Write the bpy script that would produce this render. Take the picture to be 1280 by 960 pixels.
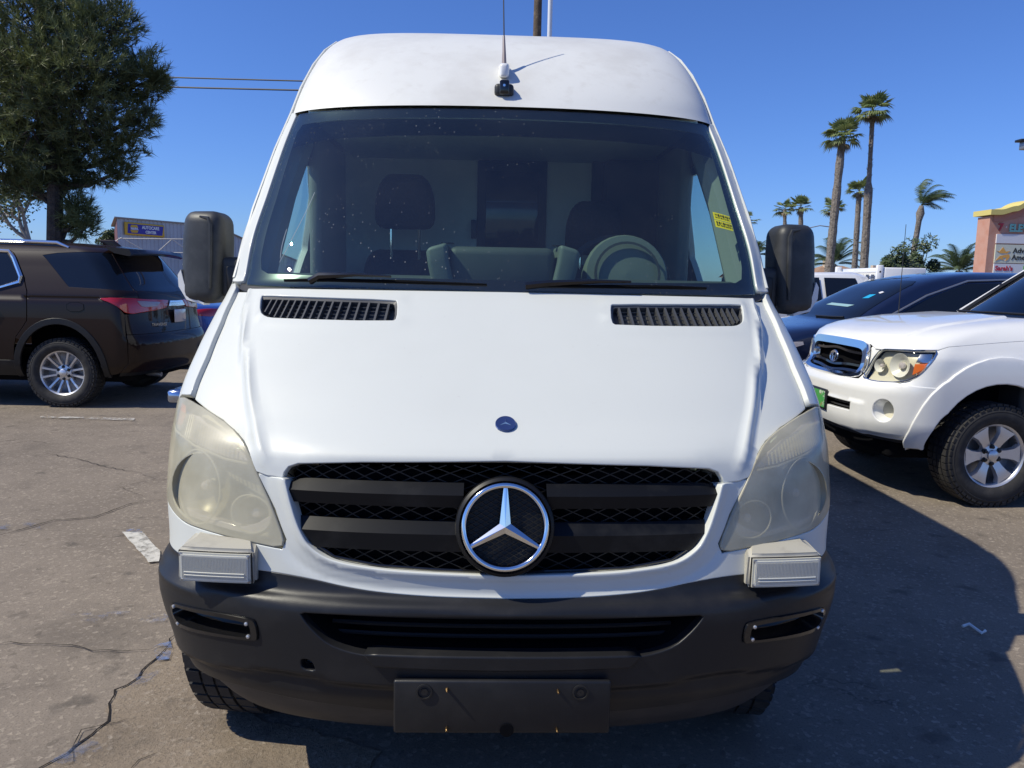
import bpy, bmesh, math, random
import numpy as np
from mathutils import Vector, Matrix
from mathutils.geometry import delaunay_2d_cdt
rad=math.radians
scene=bpy.context.scene
for o in list(bpy.data.objects): bpy.data.objects.remove(o)
# ------------------------------------------------------------------ camera
CAM=np.array([-0.050,-1.868,1.55]); PITCH,ROLL,YAW=rad(7.6),rad(1.15),rad(-1.8); FPX=961.0
_fw=np.array([-math.sin(YAW)*math.cos(PITCH),math.cos(YAW)*math.cos(PITCH),-math.sin(PITCH)])
_r0=np.array([math.cos(YAW),math.sin(YAW),0]); _u0=np.cross(_r0,_fw)
_rt=_r0*math.cos(ROLL)+_u0*math.sin(ROLL); _up=-_r0*math.sin(ROLL)+_u0*math.cos(ROLL)
cd=bpy.data.cameras.new('camera'); cam=bpy.data.objects.new('camera',cd); scene.collection.objects.link(cam)
cam.matrix_world=Matrix(((_rt[0],_up[0],-_fw[0],CAM[0]),(_rt[1],_up[1],-_fw[1],CAM[1]),(_rt[2],_up[2],-_fw[2],CAM[2]),(0,0,0,1)))
cd.sensor_width=36; cd.lens=36*FPX/1280; cd.clip_start=.05; cd.clip_end=6000
scene.camera=cam
# ------------------------------------------------------------------ sky and sun
SUN=Vector((-0.815,-0.17,1.0)).normalized()
w=bpy.data.worlds.new('World'); scene.world=w; w.use_nodes=True
nt=w.node_tree; bg=nt.nodes['Background']; sky=nt.nodes.new('ShaderNodeTexSky'); sky.sky_type='NISHITA'; sky.sun_disc=False
sky.sun_elevation=math.asin(SUN.z); sky.sun_rotation=math.atan2(SUN.x,SUN.y)
sky.altitude=0; sky.air_density=1.0; sky.dust_density=.25; sky.ozone_density=6
wb=nt.nodes.new('ShaderNodeMix'); wb.data_type='RGBA'; wb.blend_type='MULTIPLY'; wb.inputs[0].default_value=1; wb.inputs[7].default_value=(.70,.93,1.45,1)   # cool white balance
nt.links.new(sky.outputs[0],wb.inputs[6]); nt.links.new(wb.outputs[2],bg.inputs[0]); bg.inputs[1].default_value=.092
sl=bpy.data.lights.new('sun','SUN'); sl.energy=4.6; sl.angle=rad(.5); sl.color=(1,.94,.78)
so=bpy.data.objects.new('sun',sl); scene.collection.objects.link(so); so.rotation_euler=(-SUN).to_track_quat('-Z','Y').to_euler()
so.location=(-20,-6,22)
scene.view_settings.view_transform='Standard'; scene.view_settings.look='None'; scene.view_settings.exposure=0.1; scene.view_settings.gamma=1
scene.render.engine='CYCLES'
# ------------------------------------------------------------------ helpers
def gpt(px,py,z=0.0):
    v=_fw+_rt*(px-640)/FPX+_up*(480-py)/FPX; t=(z-CAM[2])/v[2]; return CAM+v*t
def dpt(px,py,d):
    "point of a photograph direction at horizontal distance d along the view axis"
    v=_fw+_rt*(px-640)/FPX+_up*(480-py)/FPX; h=np.array([-math.sin(YAW),math.cos(YAW),0]); return CAM+v*(d/(v@h))
def link(o,parent=None):
    scene.collection.objects.link(o)
    if parent is not None: o.parent=parent
    return o
def tag(o,label,cat,group=None,kind=None):
    if label: o['label']=label
    if cat: o['category']=cat
    if group: o['group']=group
    if kind: o['kind']=kind
    return o
def empty(name,loc=(0,0,0),rz=0,label=None,cat=None,group=None):
    o=bpy.data.objects.new(name,None); o.empty_display_size=.3; link(o); o.location=loc; o.rotation_euler=(0,0,rz)
    return tag(o,label,cat,group)
def structure(o): o['kind']='structure'; return o
def mk(name,verts,faces,mat,parent=None,smooth=True,angle=35,mats=None,fm=None):
    me=bpy.data.meshes.new(name); me.from_pydata([tuple(map(float,v)) for v in verts],[],[tuple(map(int,f)) for f in faces]); me.update()
    if mats:
        for m in mats: me.materials.append(m)
        if fm is not None: me.polygons.foreach_set('material_index',fm)
    else: me.materials.append(mat)
    if smooth:
        me.polygons.foreach_set('use_smooth',[True]*len(me.polygons)); me.set_sharp_from_angle(angle=rad(angle))
    return link(bpy.data.objects.new(name,me),parent)
class MB:
    "collects shapes and links them as one mesh object"
    def __init__(s): s.v=[]; s.f=[]
    def add(s,v,f):
        n=len(s.v); s.v+= [tuple(q) for q in v]; s.f+=[tuple(i+n for i in q) for q in f]; return s
    def box(s,a,b,rot=None,c=None):
        (x0,y0,z0),(x1,y1,z1)=a,b
        v=[Vector(q) for q in ((x0,y0,z0),(x1,y0,z0),(x1,y1,z0),(x0,y1,z0),(x0,y0,z1),(x1,y0,z1),(x1,y1,z1),(x0,y1,z1))]
        if rot is not None:
            c=Vector(c) if c is not None else (Vector(a)+Vector(b))/2; v=[rot@(q-c)+c for q in v]
        return s.add(v,[(0,3,2,1),(4,5,6,7),(0,1,5,4),(1,2,6,5),(2,3,7,6),(3,0,4,7)])
    def tube(s,pts,rs,n=8,cap=True):
        pts=[Vector(p) for p in pts]
        if not hasattr(rs,'__len__'): rs=[rs]*len(pts)
        v=[];f=[]; T=(pts[1]-pts[0]).normalized(); U=T.orthogonal().normalized()
        for i,p in enumerate(pts):
            a=pts[max(i-1,0)]; b=pts[min(i+1,len(pts)-1)]; t=(b-a).normalized(); U=(U-t*U.dot(t)).normalized(); V=t.cross(U)
            for k in range(n):
                an=2*math.pi*k/n; v.append(p+(U*math.cos(an)+V*math.sin(an))*rs[i])
        for i in range(len(pts)-1):
            for k in range(n): f.append((i*n+k,i*n+(k+1)%n,(i+1)*n+(k+1)%n,(i+1)*n+k))
        if cap: f.append(tuple(range(n))[::-1]); f.append(tuple(range((len(pts)-1)*n,len(pts)*n)))
        return s.add(v,f)
    def lathe(s,prof,mat4,n=32,close=False,a0=0,a1=2*math.pi):
        "prof: (r,h) list turned about local z, placed by mat4"
        full=abs(a1-a0-2*math.pi)<1e-6; m=n if full else n+1; v=[];f=[]
        for (r,h) in prof:
            for k in range(m):
                a=a0+(a1-a0)*k/n; v.append(mat4@Vector((r*math.cos(a),r*math.sin(a),h)))
        for i in range(len(prof)-1):
            for k in range(n): f.append((i*m+k,i*m+(k+1)%m,(i+1)*m+(k+1)%m,(i+1)*m+k))
        return s.add(v,f)
    def prism(s,poly,d,fn):
        "poly 2d, extruded by d; fn(x,y,h)->3d"
        n=len(poly); v=[fn(x,y,0) for x,y in poly]+[fn(x,y,d) for x,y in poly]
        return s.add(v,[tuple(range(n))[::-1],tuple(range(n,2*n))]+[(i,(i+1)%n,(i+1)%n+n,i+n) for i in range(n)])
    def build(s,name,mat,parent=None,smooth=True,angle=35): return mk(name,s.v,s.f,mat,parent,smooth,angle)
def rbox(name,a,b,r,mat,parent=None,seg=3,fn=None):
    "box with rounded edges; fn reshapes its vertices"
    bm=bmesh.new(); bmesh.ops.create_cube(bm,size=1)
    for v in bm.verts: v.co=Vector([a[i]+(v.co[i]+.5)*(b[i]-a[i]) for i in range(3)])
    bmesh.ops.bevel(bm,geom=bm.edges[:],offset=r,segments=seg,profile=.5,affect='EDGES',clamp_overlap=True)
    if fn:
        bmesh.ops.subdivide_edges(bm,edges=[e for e in bm.edges if e.calc_length()>.08],cuts=3,use_grid_fill=True)
        for v in bm.verts: v.co=fn(v.co)
    me=bpy.data.meshes.new(name); bm.to_mesh(me); bm.free(); me.materials.append(mat)
    me.polygons.foreach_set('use_smooth',[True]*len(me.polygons)); me.set_sharp_from_angle(angle=rad(50))
    return link(bpy.data.objects.new(name,me),parent)
def text_obj(name,body,size,mat,parent,m4,depth=.004,align='CENTER',xs=1.0,bold=0.0):
    cu=bpy.data.curves.new(name,'FONT'); cu.body=body; cu.size=size; cu.align_x=align; cu.align_y='CENTER'; cu.extrude=depth; cu.offset=bold; cu.resolution_u=3
    t=bpy.data.objects.new(name+'_tmp',cu); scene.collection.objects.link(t)
    dg=bpy.context.evaluated_depsgraph_get(); me=bpy.data.meshes.new_from_object(t.evaluated_get(dg)); bpy.data.objects.remove(t); bpy.data.curves.remove(cu)
    me.name=name; me.transform(m4@Matrix.Diagonal((xs,1,1,1))); me.materials.clear(); me.materials.append(mat)
    return link(bpy.data.objects.new(name,me),parent)
def copy_tree(o,parent=None):
    c=o.copy(); scene.collection.objects.link(c)
    if parent is not None: c.parent=parent
    for ch in [k for k in bpy.data.objects if k.parent==o]: copy_tree(ch,c)
    return c
# ------------------------------------------------------------------ materials
def mat(name,col,rough=.5,metal=0,coat=0,spec=.5,noise=None,bump=None,trans=0,alpha=1,emit=None,sheen=0,coatr=.03):
    """noise=(scale,amount,detail) varies the colour, or a list of (scale,colour2,low,high); bump=(scale,strength,distance)"""
    m=bpy.data.materials.new(name); m.use_nodes=True; t=m.node_tree; b=t.nodes['Principled BSDF']
    I=b.inputs; I['Base Color'].default_value=(*col,1); I['Roughness'].default_value=rough; I['Metallic'].default_value=metal
    I['Coat Weight'].default_value=coat; I['Coat Roughness'].default_value=coatr; I['Specular IOR Level'].default_value=spec
    I['Transmission Weight'].default_value=trans; I['Alpha'].default_value=alpha
    tc=t.nodes.new('ShaderNodeTexCoord')
    if noise:
        out=None
        for (sc,c2,lo,hi) in noise:
            n=t.nodes.new('ShaderNodeTexNoise'); n.inputs['Scale'].default_value=sc; n.inputs['Detail'].default_value=7; n.inputs['Roughness'].default_value=.62
            t.links.new(tc.outputs['Object'],n.inputs['Vector'])
            r=t.nodes.new('ShaderNodeMapRange'); r.inputs[1].default_value=lo; r.inputs[2].default_value=hi; t.links.new(n.outputs[0],r.inputs[0])
            x=t.nodes.new('ShaderNodeMix'); x.data_type='RGBA'; t.links.new(r.outputs[0],x.inputs[0])
            if out is None: x.inputs[6].default_value=(*col,1)
            else: t.links.new(out,x.inputs[6])
            x.inputs[7].default_value=(*c2,1); out=x.outputs[2]
        t.links.new(out,I['Base Color'])
    if bump:
        n=t.nodes.new('ShaderNodeTexNoise'); n.inputs['Scale'].default_value=bump[0]; n.inputs['Detail'].default_value=5
        t.links.new(tc.outputs['Object'],n.inputs['Vector']); bp=t.nodes.new('ShaderNodeBump'); bp.inputs['Strength'].default_value=bump[1]; bp.inputs['Distance'].default_value=bump[2]
        t.links.new(n.outputs[0],bp.inputs['Height']); t.links.new(bp.outputs[0],I['Normal'])
    if emit: I['Emission Color'].default_value=(*emit[:3],1); I['Emission Strength'].default_value=emit[3]
    return m
def glass(name,tint,refl=1.0,rough=0.0,ior=1.5,dust=0.0):
    m=bpy.data.materials.new(name); m.use_nodes=True; t=m.node_tree; t.nodes.clear()
    o=t.nodes.new('ShaderNodeOutputMaterial'); tr=t.nodes.new('ShaderNodeBsdfTransparent'); tr.inputs[0].default_value=(*tint,1)
    g=t.nodes.new('ShaderNodeBsdfGlossy'); g.inputs['Roughness'].default_value=rough; g.inputs[0].default_value=(refl,refl,refl,1)
    fr=t.nodes.new('ShaderNodeFresnel'); mx=t.nodes.new('ShaderNodeMixShader')
    ge=t.nodes.new('ShaderNodeNewGeometry'); io=t.nodes.new('ShaderNodeMapRange'); io.inputs[3].default_value=ior; io.inputs[4].default_value=1/ior   # thin pane: same reflectance from both sides
    t.links.new(ge.outputs['Backfacing'],io.inputs[0]); t.links.new(io.outputs[0],fr.inputs[0])
    t.links.new(fr.outputs[0],mx.inputs[0]); t.links.new(tr.outputs[0],mx.inputs[1]); t.links.new(g.outputs[0],mx.inputs[2])
    last=mx.outputs[0]
    if dust:
        tc=t.nodes.new('ShaderNodeTexCoord'); n=t.nodes.new('ShaderNodeTexNoise'); n.inputs['Scale'].default_value=2.2; n.inputs['Detail'].default_value=6; n.inputs['Roughness'].default_value=.7
        n2=t.nodes.new('ShaderNodeTexVoronoi'); n2.inputs['Scale'].default_value=34
        mp=t.nodes.new('ShaderNodeMapping'); mp.inputs['Scale'].default_value=(1.6,1,1.0); t.links.new(tc.outputs['Object'],n.inputs['Vector']); t.links.new(tc.outputs['Object'],mp.inputs[0]); t.links.new(mp.outputs[0],n2.inputs['Vector'])
        r1=t.nodes.new('ShaderNodeMapRange'); r1.inputs[1].default_value=.35; r1.inputs[2].default_value=.8; r1.inputs[3].default_value=dust*.45; r1.inputs[4].default_value=dust*1.5
        t.links.new(n.outputs[0],r1.inputs[0])
        r2=t.nodes.new('ShaderNodeMapRange'); r2.inputs[1].default_value=.13; r2.inputs[2].default_value=.05; r2.inputs[4].default_value=.38; t.links.new(n2.outputs['Distance'],r2.inputs[0])
        n3=t.nodes.new('ShaderNodeTexNoise'); n3.inputs['Scale'].default_value=1.3; t.links.new(tc.outputs['Object'],n3.inputs['Vector'])
        r3=t.nodes.new('ShaderNodeMapRange'); r3.inputs[1].default_value=.44; r3.inputs[2].default_value=.66; t.links.new(n3.outputs[0],r3.inputs[0])
        mu=t.nodes.new('ShaderNodeMath'); mu.operation='MULTIPLY'; t.links.new(r2.outputs[0],mu.inputs[0]); t.links.new(r3.outputs[0],mu.inputs[1])
        ad=t.nodes.new('ShaderNodeMath'); ad.operation='ADD'; ad.use_clamp=True; t.links.new(r1.outputs[0],ad.inputs[0]); t.links.new(mu.outputs[0],ad.inputs[1])
        d=t.nodes.new('ShaderNodeBsdfDiffuse'); d.inputs[0].default_value=(.55,.55,.52,1); m2=t.nodes.new('ShaderNodeMixShader')
        t.links.new(ad.outputs[0],m2.inputs[0]); t.links.new(last,m2.inputs[1]); t.links.new(d.outputs[0],m2.inputs[2]); last=m2.outputs[0]
    t.links.new(last,o.inputs[0]); return m
M={}
M['van_white']=mat('van_white',(.60,.615,.575),.48,coat=.3,coatr=.12,noise=[(3.5,(.588,.602,.562),.48,.75),(60,(.52,.515,.48),.66,.8),(210,(.18,.16,.14),.745,.76)])
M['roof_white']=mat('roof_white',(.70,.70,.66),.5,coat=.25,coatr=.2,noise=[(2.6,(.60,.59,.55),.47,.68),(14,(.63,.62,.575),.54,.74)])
M['white']=mat('white',(.78,.78,.77),.3,coat=.8,noise=[(5,(.72,.72,.70),.5,.8)])
M['bumper']=mat('bumper',(.0135,.0138,.0155),.40,spec=.34,noise=[(7,(.026,.025,.025),.5,.8),(40,(.034,.033,.032),.66,.82)],bump=(420,.12,.002))
M['bumper_low']=mat('bumper_low',(.03,.028,.028),.6,noise=[(9,(.055,.048,.044),.45,.75)],bump=(300,.15,.002))
M['black']=mat('black',(.012,.012,.013),.45)
M['gloss_black']=mat('gloss_black',(.008,.008,.009),.12,coat=.5)
M['void']=mat('void',(.004,.004,.005),.9,spec=.1)
M['rubber']=mat('rubber',(.016,.016,.016),.7,noise=[(30,(.03,.028,.026),.5,.75)])
M['tyre']=mat('tyre',(.021,.020,.020),.78,noise=[(14,(.055,.05,.045),.5,.8)],bump=(120,.2,.003))
M['chrome']=mat('chrome',(.84,.85,.86),.10,metal=1)
M['alloy']=mat('alloy',(.68,.68,.69),.34,metal=.75,noise=[(12,(.52,.51,.5),.55,.8)])
M['polished']=mat('polished',(.8,.8,.8),.16,metal=1)
M['steel']=mat('steel',(.35,.35,.36),.4,metal=.8)
M['slat']=mat('slat',(.006,.0065,.008),.38,noise=[(6,(.022,.022,.022),.5,.75)],spec=.22)
M['mesh']=mat('mesh',(.011,.011,.012),.5)
M['mirror_shell']=mat('mirror_shell',(.024,.026,.028),.5,noise=[(8,(.06,.063,.065),.48,.78)],bump=(300,.15,.002))
M['vent_plastic']=mat('vent_plastic',(.06,.062,.066),.5)
M['windshield']=glass('windshield',(.70,.85,.79),1.0,.0,1.72,.016)
M['side_glass']=glass('side_glass',(.72,.84,.80),.9)
M['dark_glass']=mat('dark_glass',(.006,.008,.012),.03,spec=.6)
M['dark_tint']=glass('dark_tint',(.10,.11,.13),1.0)
M['frit']=mat('frit',(.008,.008,.010),.25)
M['badge_blue']=mat('badge_blue',(.07,.11,.26),.25,metal=.7)
M['silver_blue']=mat('silver_blue',(.45,.5,.6),.2,metal=1)
M['lens_clear']=glass('lens_clear',(.93,.93,.9),.8,.02)
M['reflector']=mat('reflector',(.7,.7,.68),.14,metal=1)
M['grey_housing']=mat('grey_housing',(.50,.48,.40),.35)
M['strobe_body']=mat('strobe_body',(.40,.38,.32),.55,noise=[(12,(.27,.25,.21),.5,.75)])
M['orange']=mat('orange',(.75,.16,.02),.25,coat=.5)
M['red_lens']=mat('red_lens',(.42,.008,.012),.12,coat=1)
M['lamp_clear']=mat('lamp_clear',(.55,.5,.5),.12,coat=1)
M['amber_haze']=mat('amber_haze',(.55,.22,.10),.4)
def haze_lens():
    m=bpy.data.materials.new('haze_lens'); m.use_nodes=True; t=m.node_tree; b=t.nodes['Principled BSDF']; o=t.nodes['Material Output']
    b.inputs['Base Color'].default_value=(.70,.655,.49,1); b.inputs['Roughness'].default_value=.32; b.inputs['Coat Weight'].default_value=.7; b.inputs['Coat Roughness'].default_value=.12
    tr=t.nodes.new('ShaderNodeBsdfTransparent'); tr.inputs[0].default_value=(.93,.92,.84,1); mx=t.nodes.new('ShaderNodeMixShader')
    tc=t.nodes.new('ShaderNodeTexCoord'); n=t.nodes.new('ShaderNodeTexNoise'); n.inputs['Scale'].default_value=7; n.inputs['Detail'].default_value=5; t.links.new(tc.outputs['Object'],n.inputs['Vector'])
    r=t.nodes.new('ShaderNodeMapRange'); r.inputs[1].default_value=.3; r.inputs[2].default_value=.75; r.inputs[3].default_value=.44; r.inputs[4].default_value=.70; t.links.new(n.outputs[0],r.inputs[0])
    t.links.new(r.outputs[0],mx.inputs[0]); t.links.new(tr.outputs[0],mx.inputs[1]); t.links.new(b.outputs[0],mx.inputs[2]); t.links.new(mx.outputs[0],o.inputs[0]); return m
M['haze_lens']=haze_lens()
M['yellow']=mat('yellow',(.72,.68,.03),.5)
M['ink']=mat('ink',(.02,.02,.02),.6)
M['seat']=mat('seat',(.012,.014,.018),.85,noise=[(80,(.024,.027,.033),.45,.7)])
M['dash']=mat('dash',(.055,.065,.06),.6)
M['dash_light']=mat('dash_light',(.13,.15,.13),.55)
M['bulkhead']=mat('bulkhead',(.62,.68,.65),.6,noise=[(1.5,(.46,.52,.50),.45,.7)])
M['interior_dark']=mat('interior_dark',(.03,.033,.036),.7)
M['door_card']=mat('door_card',(.20,.22,.20),.6)
M['brown_paint']=mat('brown_paint',(.0135,.0055,.0038),.5,coat=.5,coatr=.02,metal=.0,spec=.12)
M['navy_paint']=mat('navy_paint',(.008,.014,.045),.3,coat=1.0,metal=.3)
M['blue_paint']=mat('blue_paint',(.02,.06,.30),.3,coat=1.0,metal=.3)
# ------------------------------------------------------------------ curved vehicle shells
def pchip(xs,ys):
    xs=np.array(xs,float); ys=np.array(ys,float); h=np.diff(xs); d=np.diff(ys)/h
    m=np.zeros_like(xs); m[0]=d[0]; m[-1]=d[-1]
    for i in range(1,len(xs)-1):
        if d[i-1]*d[i]>0:
            w1=2*h[i]+h[i-1]; w2=h[i]+2*h[i-1]; m[i]=(w1+w2)/(w1/d[i-1]+w2/d[i])
    def f(x):
        x=np.clip(x,xs[0],xs[-1]); i=np.clip(np.searchsorted(xs,x)-1,0,len(h)-1)
        t=(x-xs[i])/h[i]; t2=t*t; t3=t2*t
        return (2*t3-3*t2+1)*ys[i]+(t3-2*t2+t)*h[i]*m[i]+(-2*t3+3*t2)*ys[i+1]+(t3-t2)*h[i]*m[i+1]
    return f
class FaceSurf:
    """z-contour shell of a vehicle end: centre profile g(z), depth ys(z) where the flank starts, half width w(z), squareness n(z).
    p in -1..1 runs across the face, beyond that back along the flanks (metres)"""
    def __init__(s,g,ys,w,n):
        s.g=pchip(*zip(*g)); s.ys=pchip(*zip(*ys)); s.w=pchip(*zip(*w)); s.n=pchip(*zip(*n)); s.zmin=g[0][0]; s.zmax=g[-1][0]
    def __call__(s,p,z):
        p=np.asarray(p,float); z=np.clip(np.asarray(z,float),s.zmin,s.zmax); ap=np.abs(p); q=np.minimum(ap,1.0); t=q*(2-q)
        g=s.g(z); ys=s.ys(z); n=s.n(z); e=np.maximum(ap-1,0)
        c=1-np.maximum(1-t**n,0)**(1/n)
        return np.stack([np.sign(p)*t*s.w(z), g+(ys-g)*c+e, z+0*p],-1)
    def side(s,y,z,sg=1): return (sg*float(1+y-s.ys(z)),z)
    def at(s,p,z,off=0.0):
        P=np.array([p],float); Z=np.array([z],float); return Vector(tuple(s(P,Z)[0]+s.normal(P,Z)[0]*off))
    def normal(s,p,z,h=.004):
        a=s(p+h,z)-s(p-h,z); b=s(p,np.minimum(z+h,s.zmax))-s(p,np.maximum(z-h,s.zmin)); n=np.cross(a,b)
        l=np.linalg.norm(n,axis=-1,keepdims=True); return n/np.maximum(l,1e-9)
def dens(poly,step):
    out=[]
    for (a,b) in zip(poly,poly[1:]+poly[:1]):
        a=np.array(a,float); b=np.array(b,float); k=max(1,int(math.ceil(np.linalg.norm(b-a)/step)))
        out+=[tuple(a+(b-a)*i/k) for i in range(k)]
    return out
def chaikin(poly,it=2):
    for _ in range(it):
        q=[]
        for a,b in zip(poly,poly[1:]+poly[:1]): q+=[(a[0]*.75+b[0]*.25,a[1]*.75+b[1]*.25),(a[0]*.25+b[0]*.75,a[1]*.25+b[1]*.75)]
        poly=q
    return poly
def inside(P,poly):
    x,y=P[:,0],P[:,1]; r=np.zeros(len(P),bool); n=len(poly)
    for i in range(n):
        x0,y0=poly[i]; x1,y1=poly[(i+1)%n]
        if y0==y1: continue
        c=((y0>y)!=(y1>y))&(x<(x1-x0)*(y-y0)/(y1-y0)+x0); r^=c
    return r
def cr(pts,k=6):
    "smooth open curve through points"
    P=[np.array(q,float) for q in pts]; P=[2*P[0]-P[1]]+P+[2*P[-1]-P[-2]]; out=[]
    for i in range(1,len(P)-2):
        a,b,c,d=P[i-1:i+3]
        for t in np.linspace(0,1,k,endpoint=False): out.append(tuple(.5*((2*b)+(c-a)*t+(2*a-5*b+4*c-d)*t*t+(-a+3*b-3*c+d)*t**3)))
    return out+[tuple(P[-2])]
def mir(poly): return [(-a,b) for a,b in poly][::-1]
def sym(half):
    "closed outline from its right half, listed from the centre line round to the centre line"
    l=[(-a,b) for a,b in half if abs(a)>1e-6][::-1]; return list(half)+l
def panel(S,poly,name,m,parent,holes=(),off=0.0,thick=.014,grid=.03,disp=None,edge=.0035,smooth_it=0,hole_it=0,lip=None):
    """sheet cut to an outline on shell S, pushed out by off (+disp), with a rolled edge going thick deep"""
    if smooth_it: poly=chaikin(poly,smooth_it)
    holes=[chaikin(list(h),hole_it) if hole_it else list(h) for h in holes]
    loops=[dens(list(poly),grid*.7)]+[dens(h,grid*.6) for h in holes]
    A=np.array(loops[0]); lo=A.min(0)-grid; hi=A.max(0)+grid
    gx=np.arange(lo[0],hi[0],grid); gy=np.arange(lo[1],hi[1],grid)
    G=np.stack(np.meshgrid(gx,gy),-1).reshape(-1,2); G[:,0]+=((np.round((G[:,1]-lo[1])/grid)%2)*grid*.5)
    G=G[inside(G,loops[0])]
    for h in loops[1:]: G=G[~inside(G,h)]
    B=np.array([q for l in loops for q in l])
    if len(G):
        keep=np.ones(len(G),bool)
        for i in range(0,len(B),200): keep&=(np.abs(G[:,None,:]-B[None,i:i+200,:]).max(-1)>grid*.38).all(1)
        G=G[keep]
    V=[Vector(q) for q in B]+[Vector(q) for q in G]; E=[]; k=0; fl=[]
    for l in loops: E+=[(k+i,k+(i+1)%len(l)) for i in range(len(l))]; fl.append(k); k+=len(l)
    r=delaunay_2d_cdt(V,E,[],0,1e-7); nv=np.array([tuple(q) for q in r[0]]); F=np.array([f for f in r[2] if len(f)==3])
    c=nv[F].mean(1); ok=inside(c,loops[0])
    for h in loops[1:]: ok&=~inside(c,h)
    F=F[ok]
    D=(lambda p,z: off+disp(p,z)) if disp else (lambda p,z: off+0*p)
    def pos(p,z):
        return S(p,z)+S.normal(p,z)*D(p,z)[:,None]
    p,z=nv[:,0],nv[:,1]; X=pos(p,z); h=.004
    a=pos(p+h,z)-pos(p-h,z); b=pos(p,z+h)-pos(p,z-h); N=np.cross(a,b); N/=np.maximum(np.linalg.norm(N,axis=1,keepdims=True),1e-9)
    # orient
    e1=nv[F[:,1]]-nv[F[:,0]]; e2=nv[F[:,2]]-nv[F[:,0]]; fl_=(e1[:,0]*e2[:,1]-e1[:,1]*e2[:,0])<0; F[fl_]=F[fl_][:,::-1]
    verts=[X]; norms=[N]; faces=[tuple(f) for f in F]
    # edges used once -> rim
    cnt={}
    for f in F:
        for i in range(3): e=(f[i],f[(i+1)%3]); cnt[e]=cnt.get(e,0)+1
    rim=[e for e in cnt if (e[1],e[0]) not in cnt]
    if thick>0 and rim:
        ids=sorted({i for e in rim for i in e}); mp={i:j for j,i in enumerate(ids)}
        T=np.zeros((len(ids),3))
        for a_,b_ in rim:
            t=X[b_]-X[a_]; o=np.cross(t,N[a_]); l=np.linalg.norm(o); o=o/l if l>1e-9 else o
            T[mp[a_]]+=o; T[mp[b_]]+=o
        T/=np.maximum(np.linalg.norm(T,axis=1,keepdims=True),1e-9); Xi=X[ids]; Ni=N[ids]
        n0=len(X); m_=len(ids)
        r1=Xi+T*edge*.7-Ni*edge*.3; r2=Xi+T*edge-Ni*edge; r3=Xi+T*edge-Ni*max(thick,edge*1.5)
        nn=lambda v: v/np.maximum(np.linalg.norm(v,axis=1,keepdims=True),1e-9)
        verts+=[r1,r2,r3]; norms+=[nn(Ni+T),nn(T+.1*Ni),T]
        for a_,b_ in rim:
            i,j=mp[a_],mp[b_]
            faces+=[(b_,a_,n0+i,n0+j),(n0+j,n0+i,n0+m_+i,n0+m_+j),(n0+m_+j,n0+m_+i,n0+2*m_+i,n0+2*m_+j)]
    Vt=np.concatenate(verts); Nt=np.concatenate(norms)
    me=bpy.data.meshes.new(name); me.from_pydata(Vt.tolist(),[],[tuple(map(int,f)) for f in faces]); me.materials.append(m)
    me.polygons.foreach_set('use_smooth',[True]*len(me.polygons)); me.update()
    me.normals_split_custom_set_from_vertices(Nt.tolist())
    return link(bpy.data.objects.new(name,me),parent)
def strip_on(S,pts,wd,name,m,parent,off=.003,h=.004,n=6):
    "bead or cable following shell points"
    q=[S.at(a,b,off) for a,b in pts]; return MB().tube(q,[wd]*len(q),n).build(name,m,parent)
def loft_grid(S,ps,zs,name,m,parent,off=0):
    P,Z=np.meshgrid(ps,zs); P=P.ravel(); Z=Z.ravel(); X=S(P,Z)+S.normal(P,Z)*off; k=len(ps)
    F=[(j*k+i,j*k+i+1,(j+1)*k+i+1,(j+1)*k+i) for j in range(len(zs)-1) for i in range(k-1)]
    return X,F
def seg_dist(p,z,line):
    d=np.full(np.shape(p),9.0)
    for (a,b),(c,e) in zip(line,line[1:]):
        vx,vz=c-a,e-b; L=vx*vx+vz*vz; t=np.clip(((p-a)*vx+(z-b)*vz)/L,0,1); d=np.minimum(d,np.hypot(p-a-t*vx,z-b-t*vz))
    return d
def sstep(x,a,b): t=np.clip((x-a)/(b-a),0,1); return t*t*(3-2*t)
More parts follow.
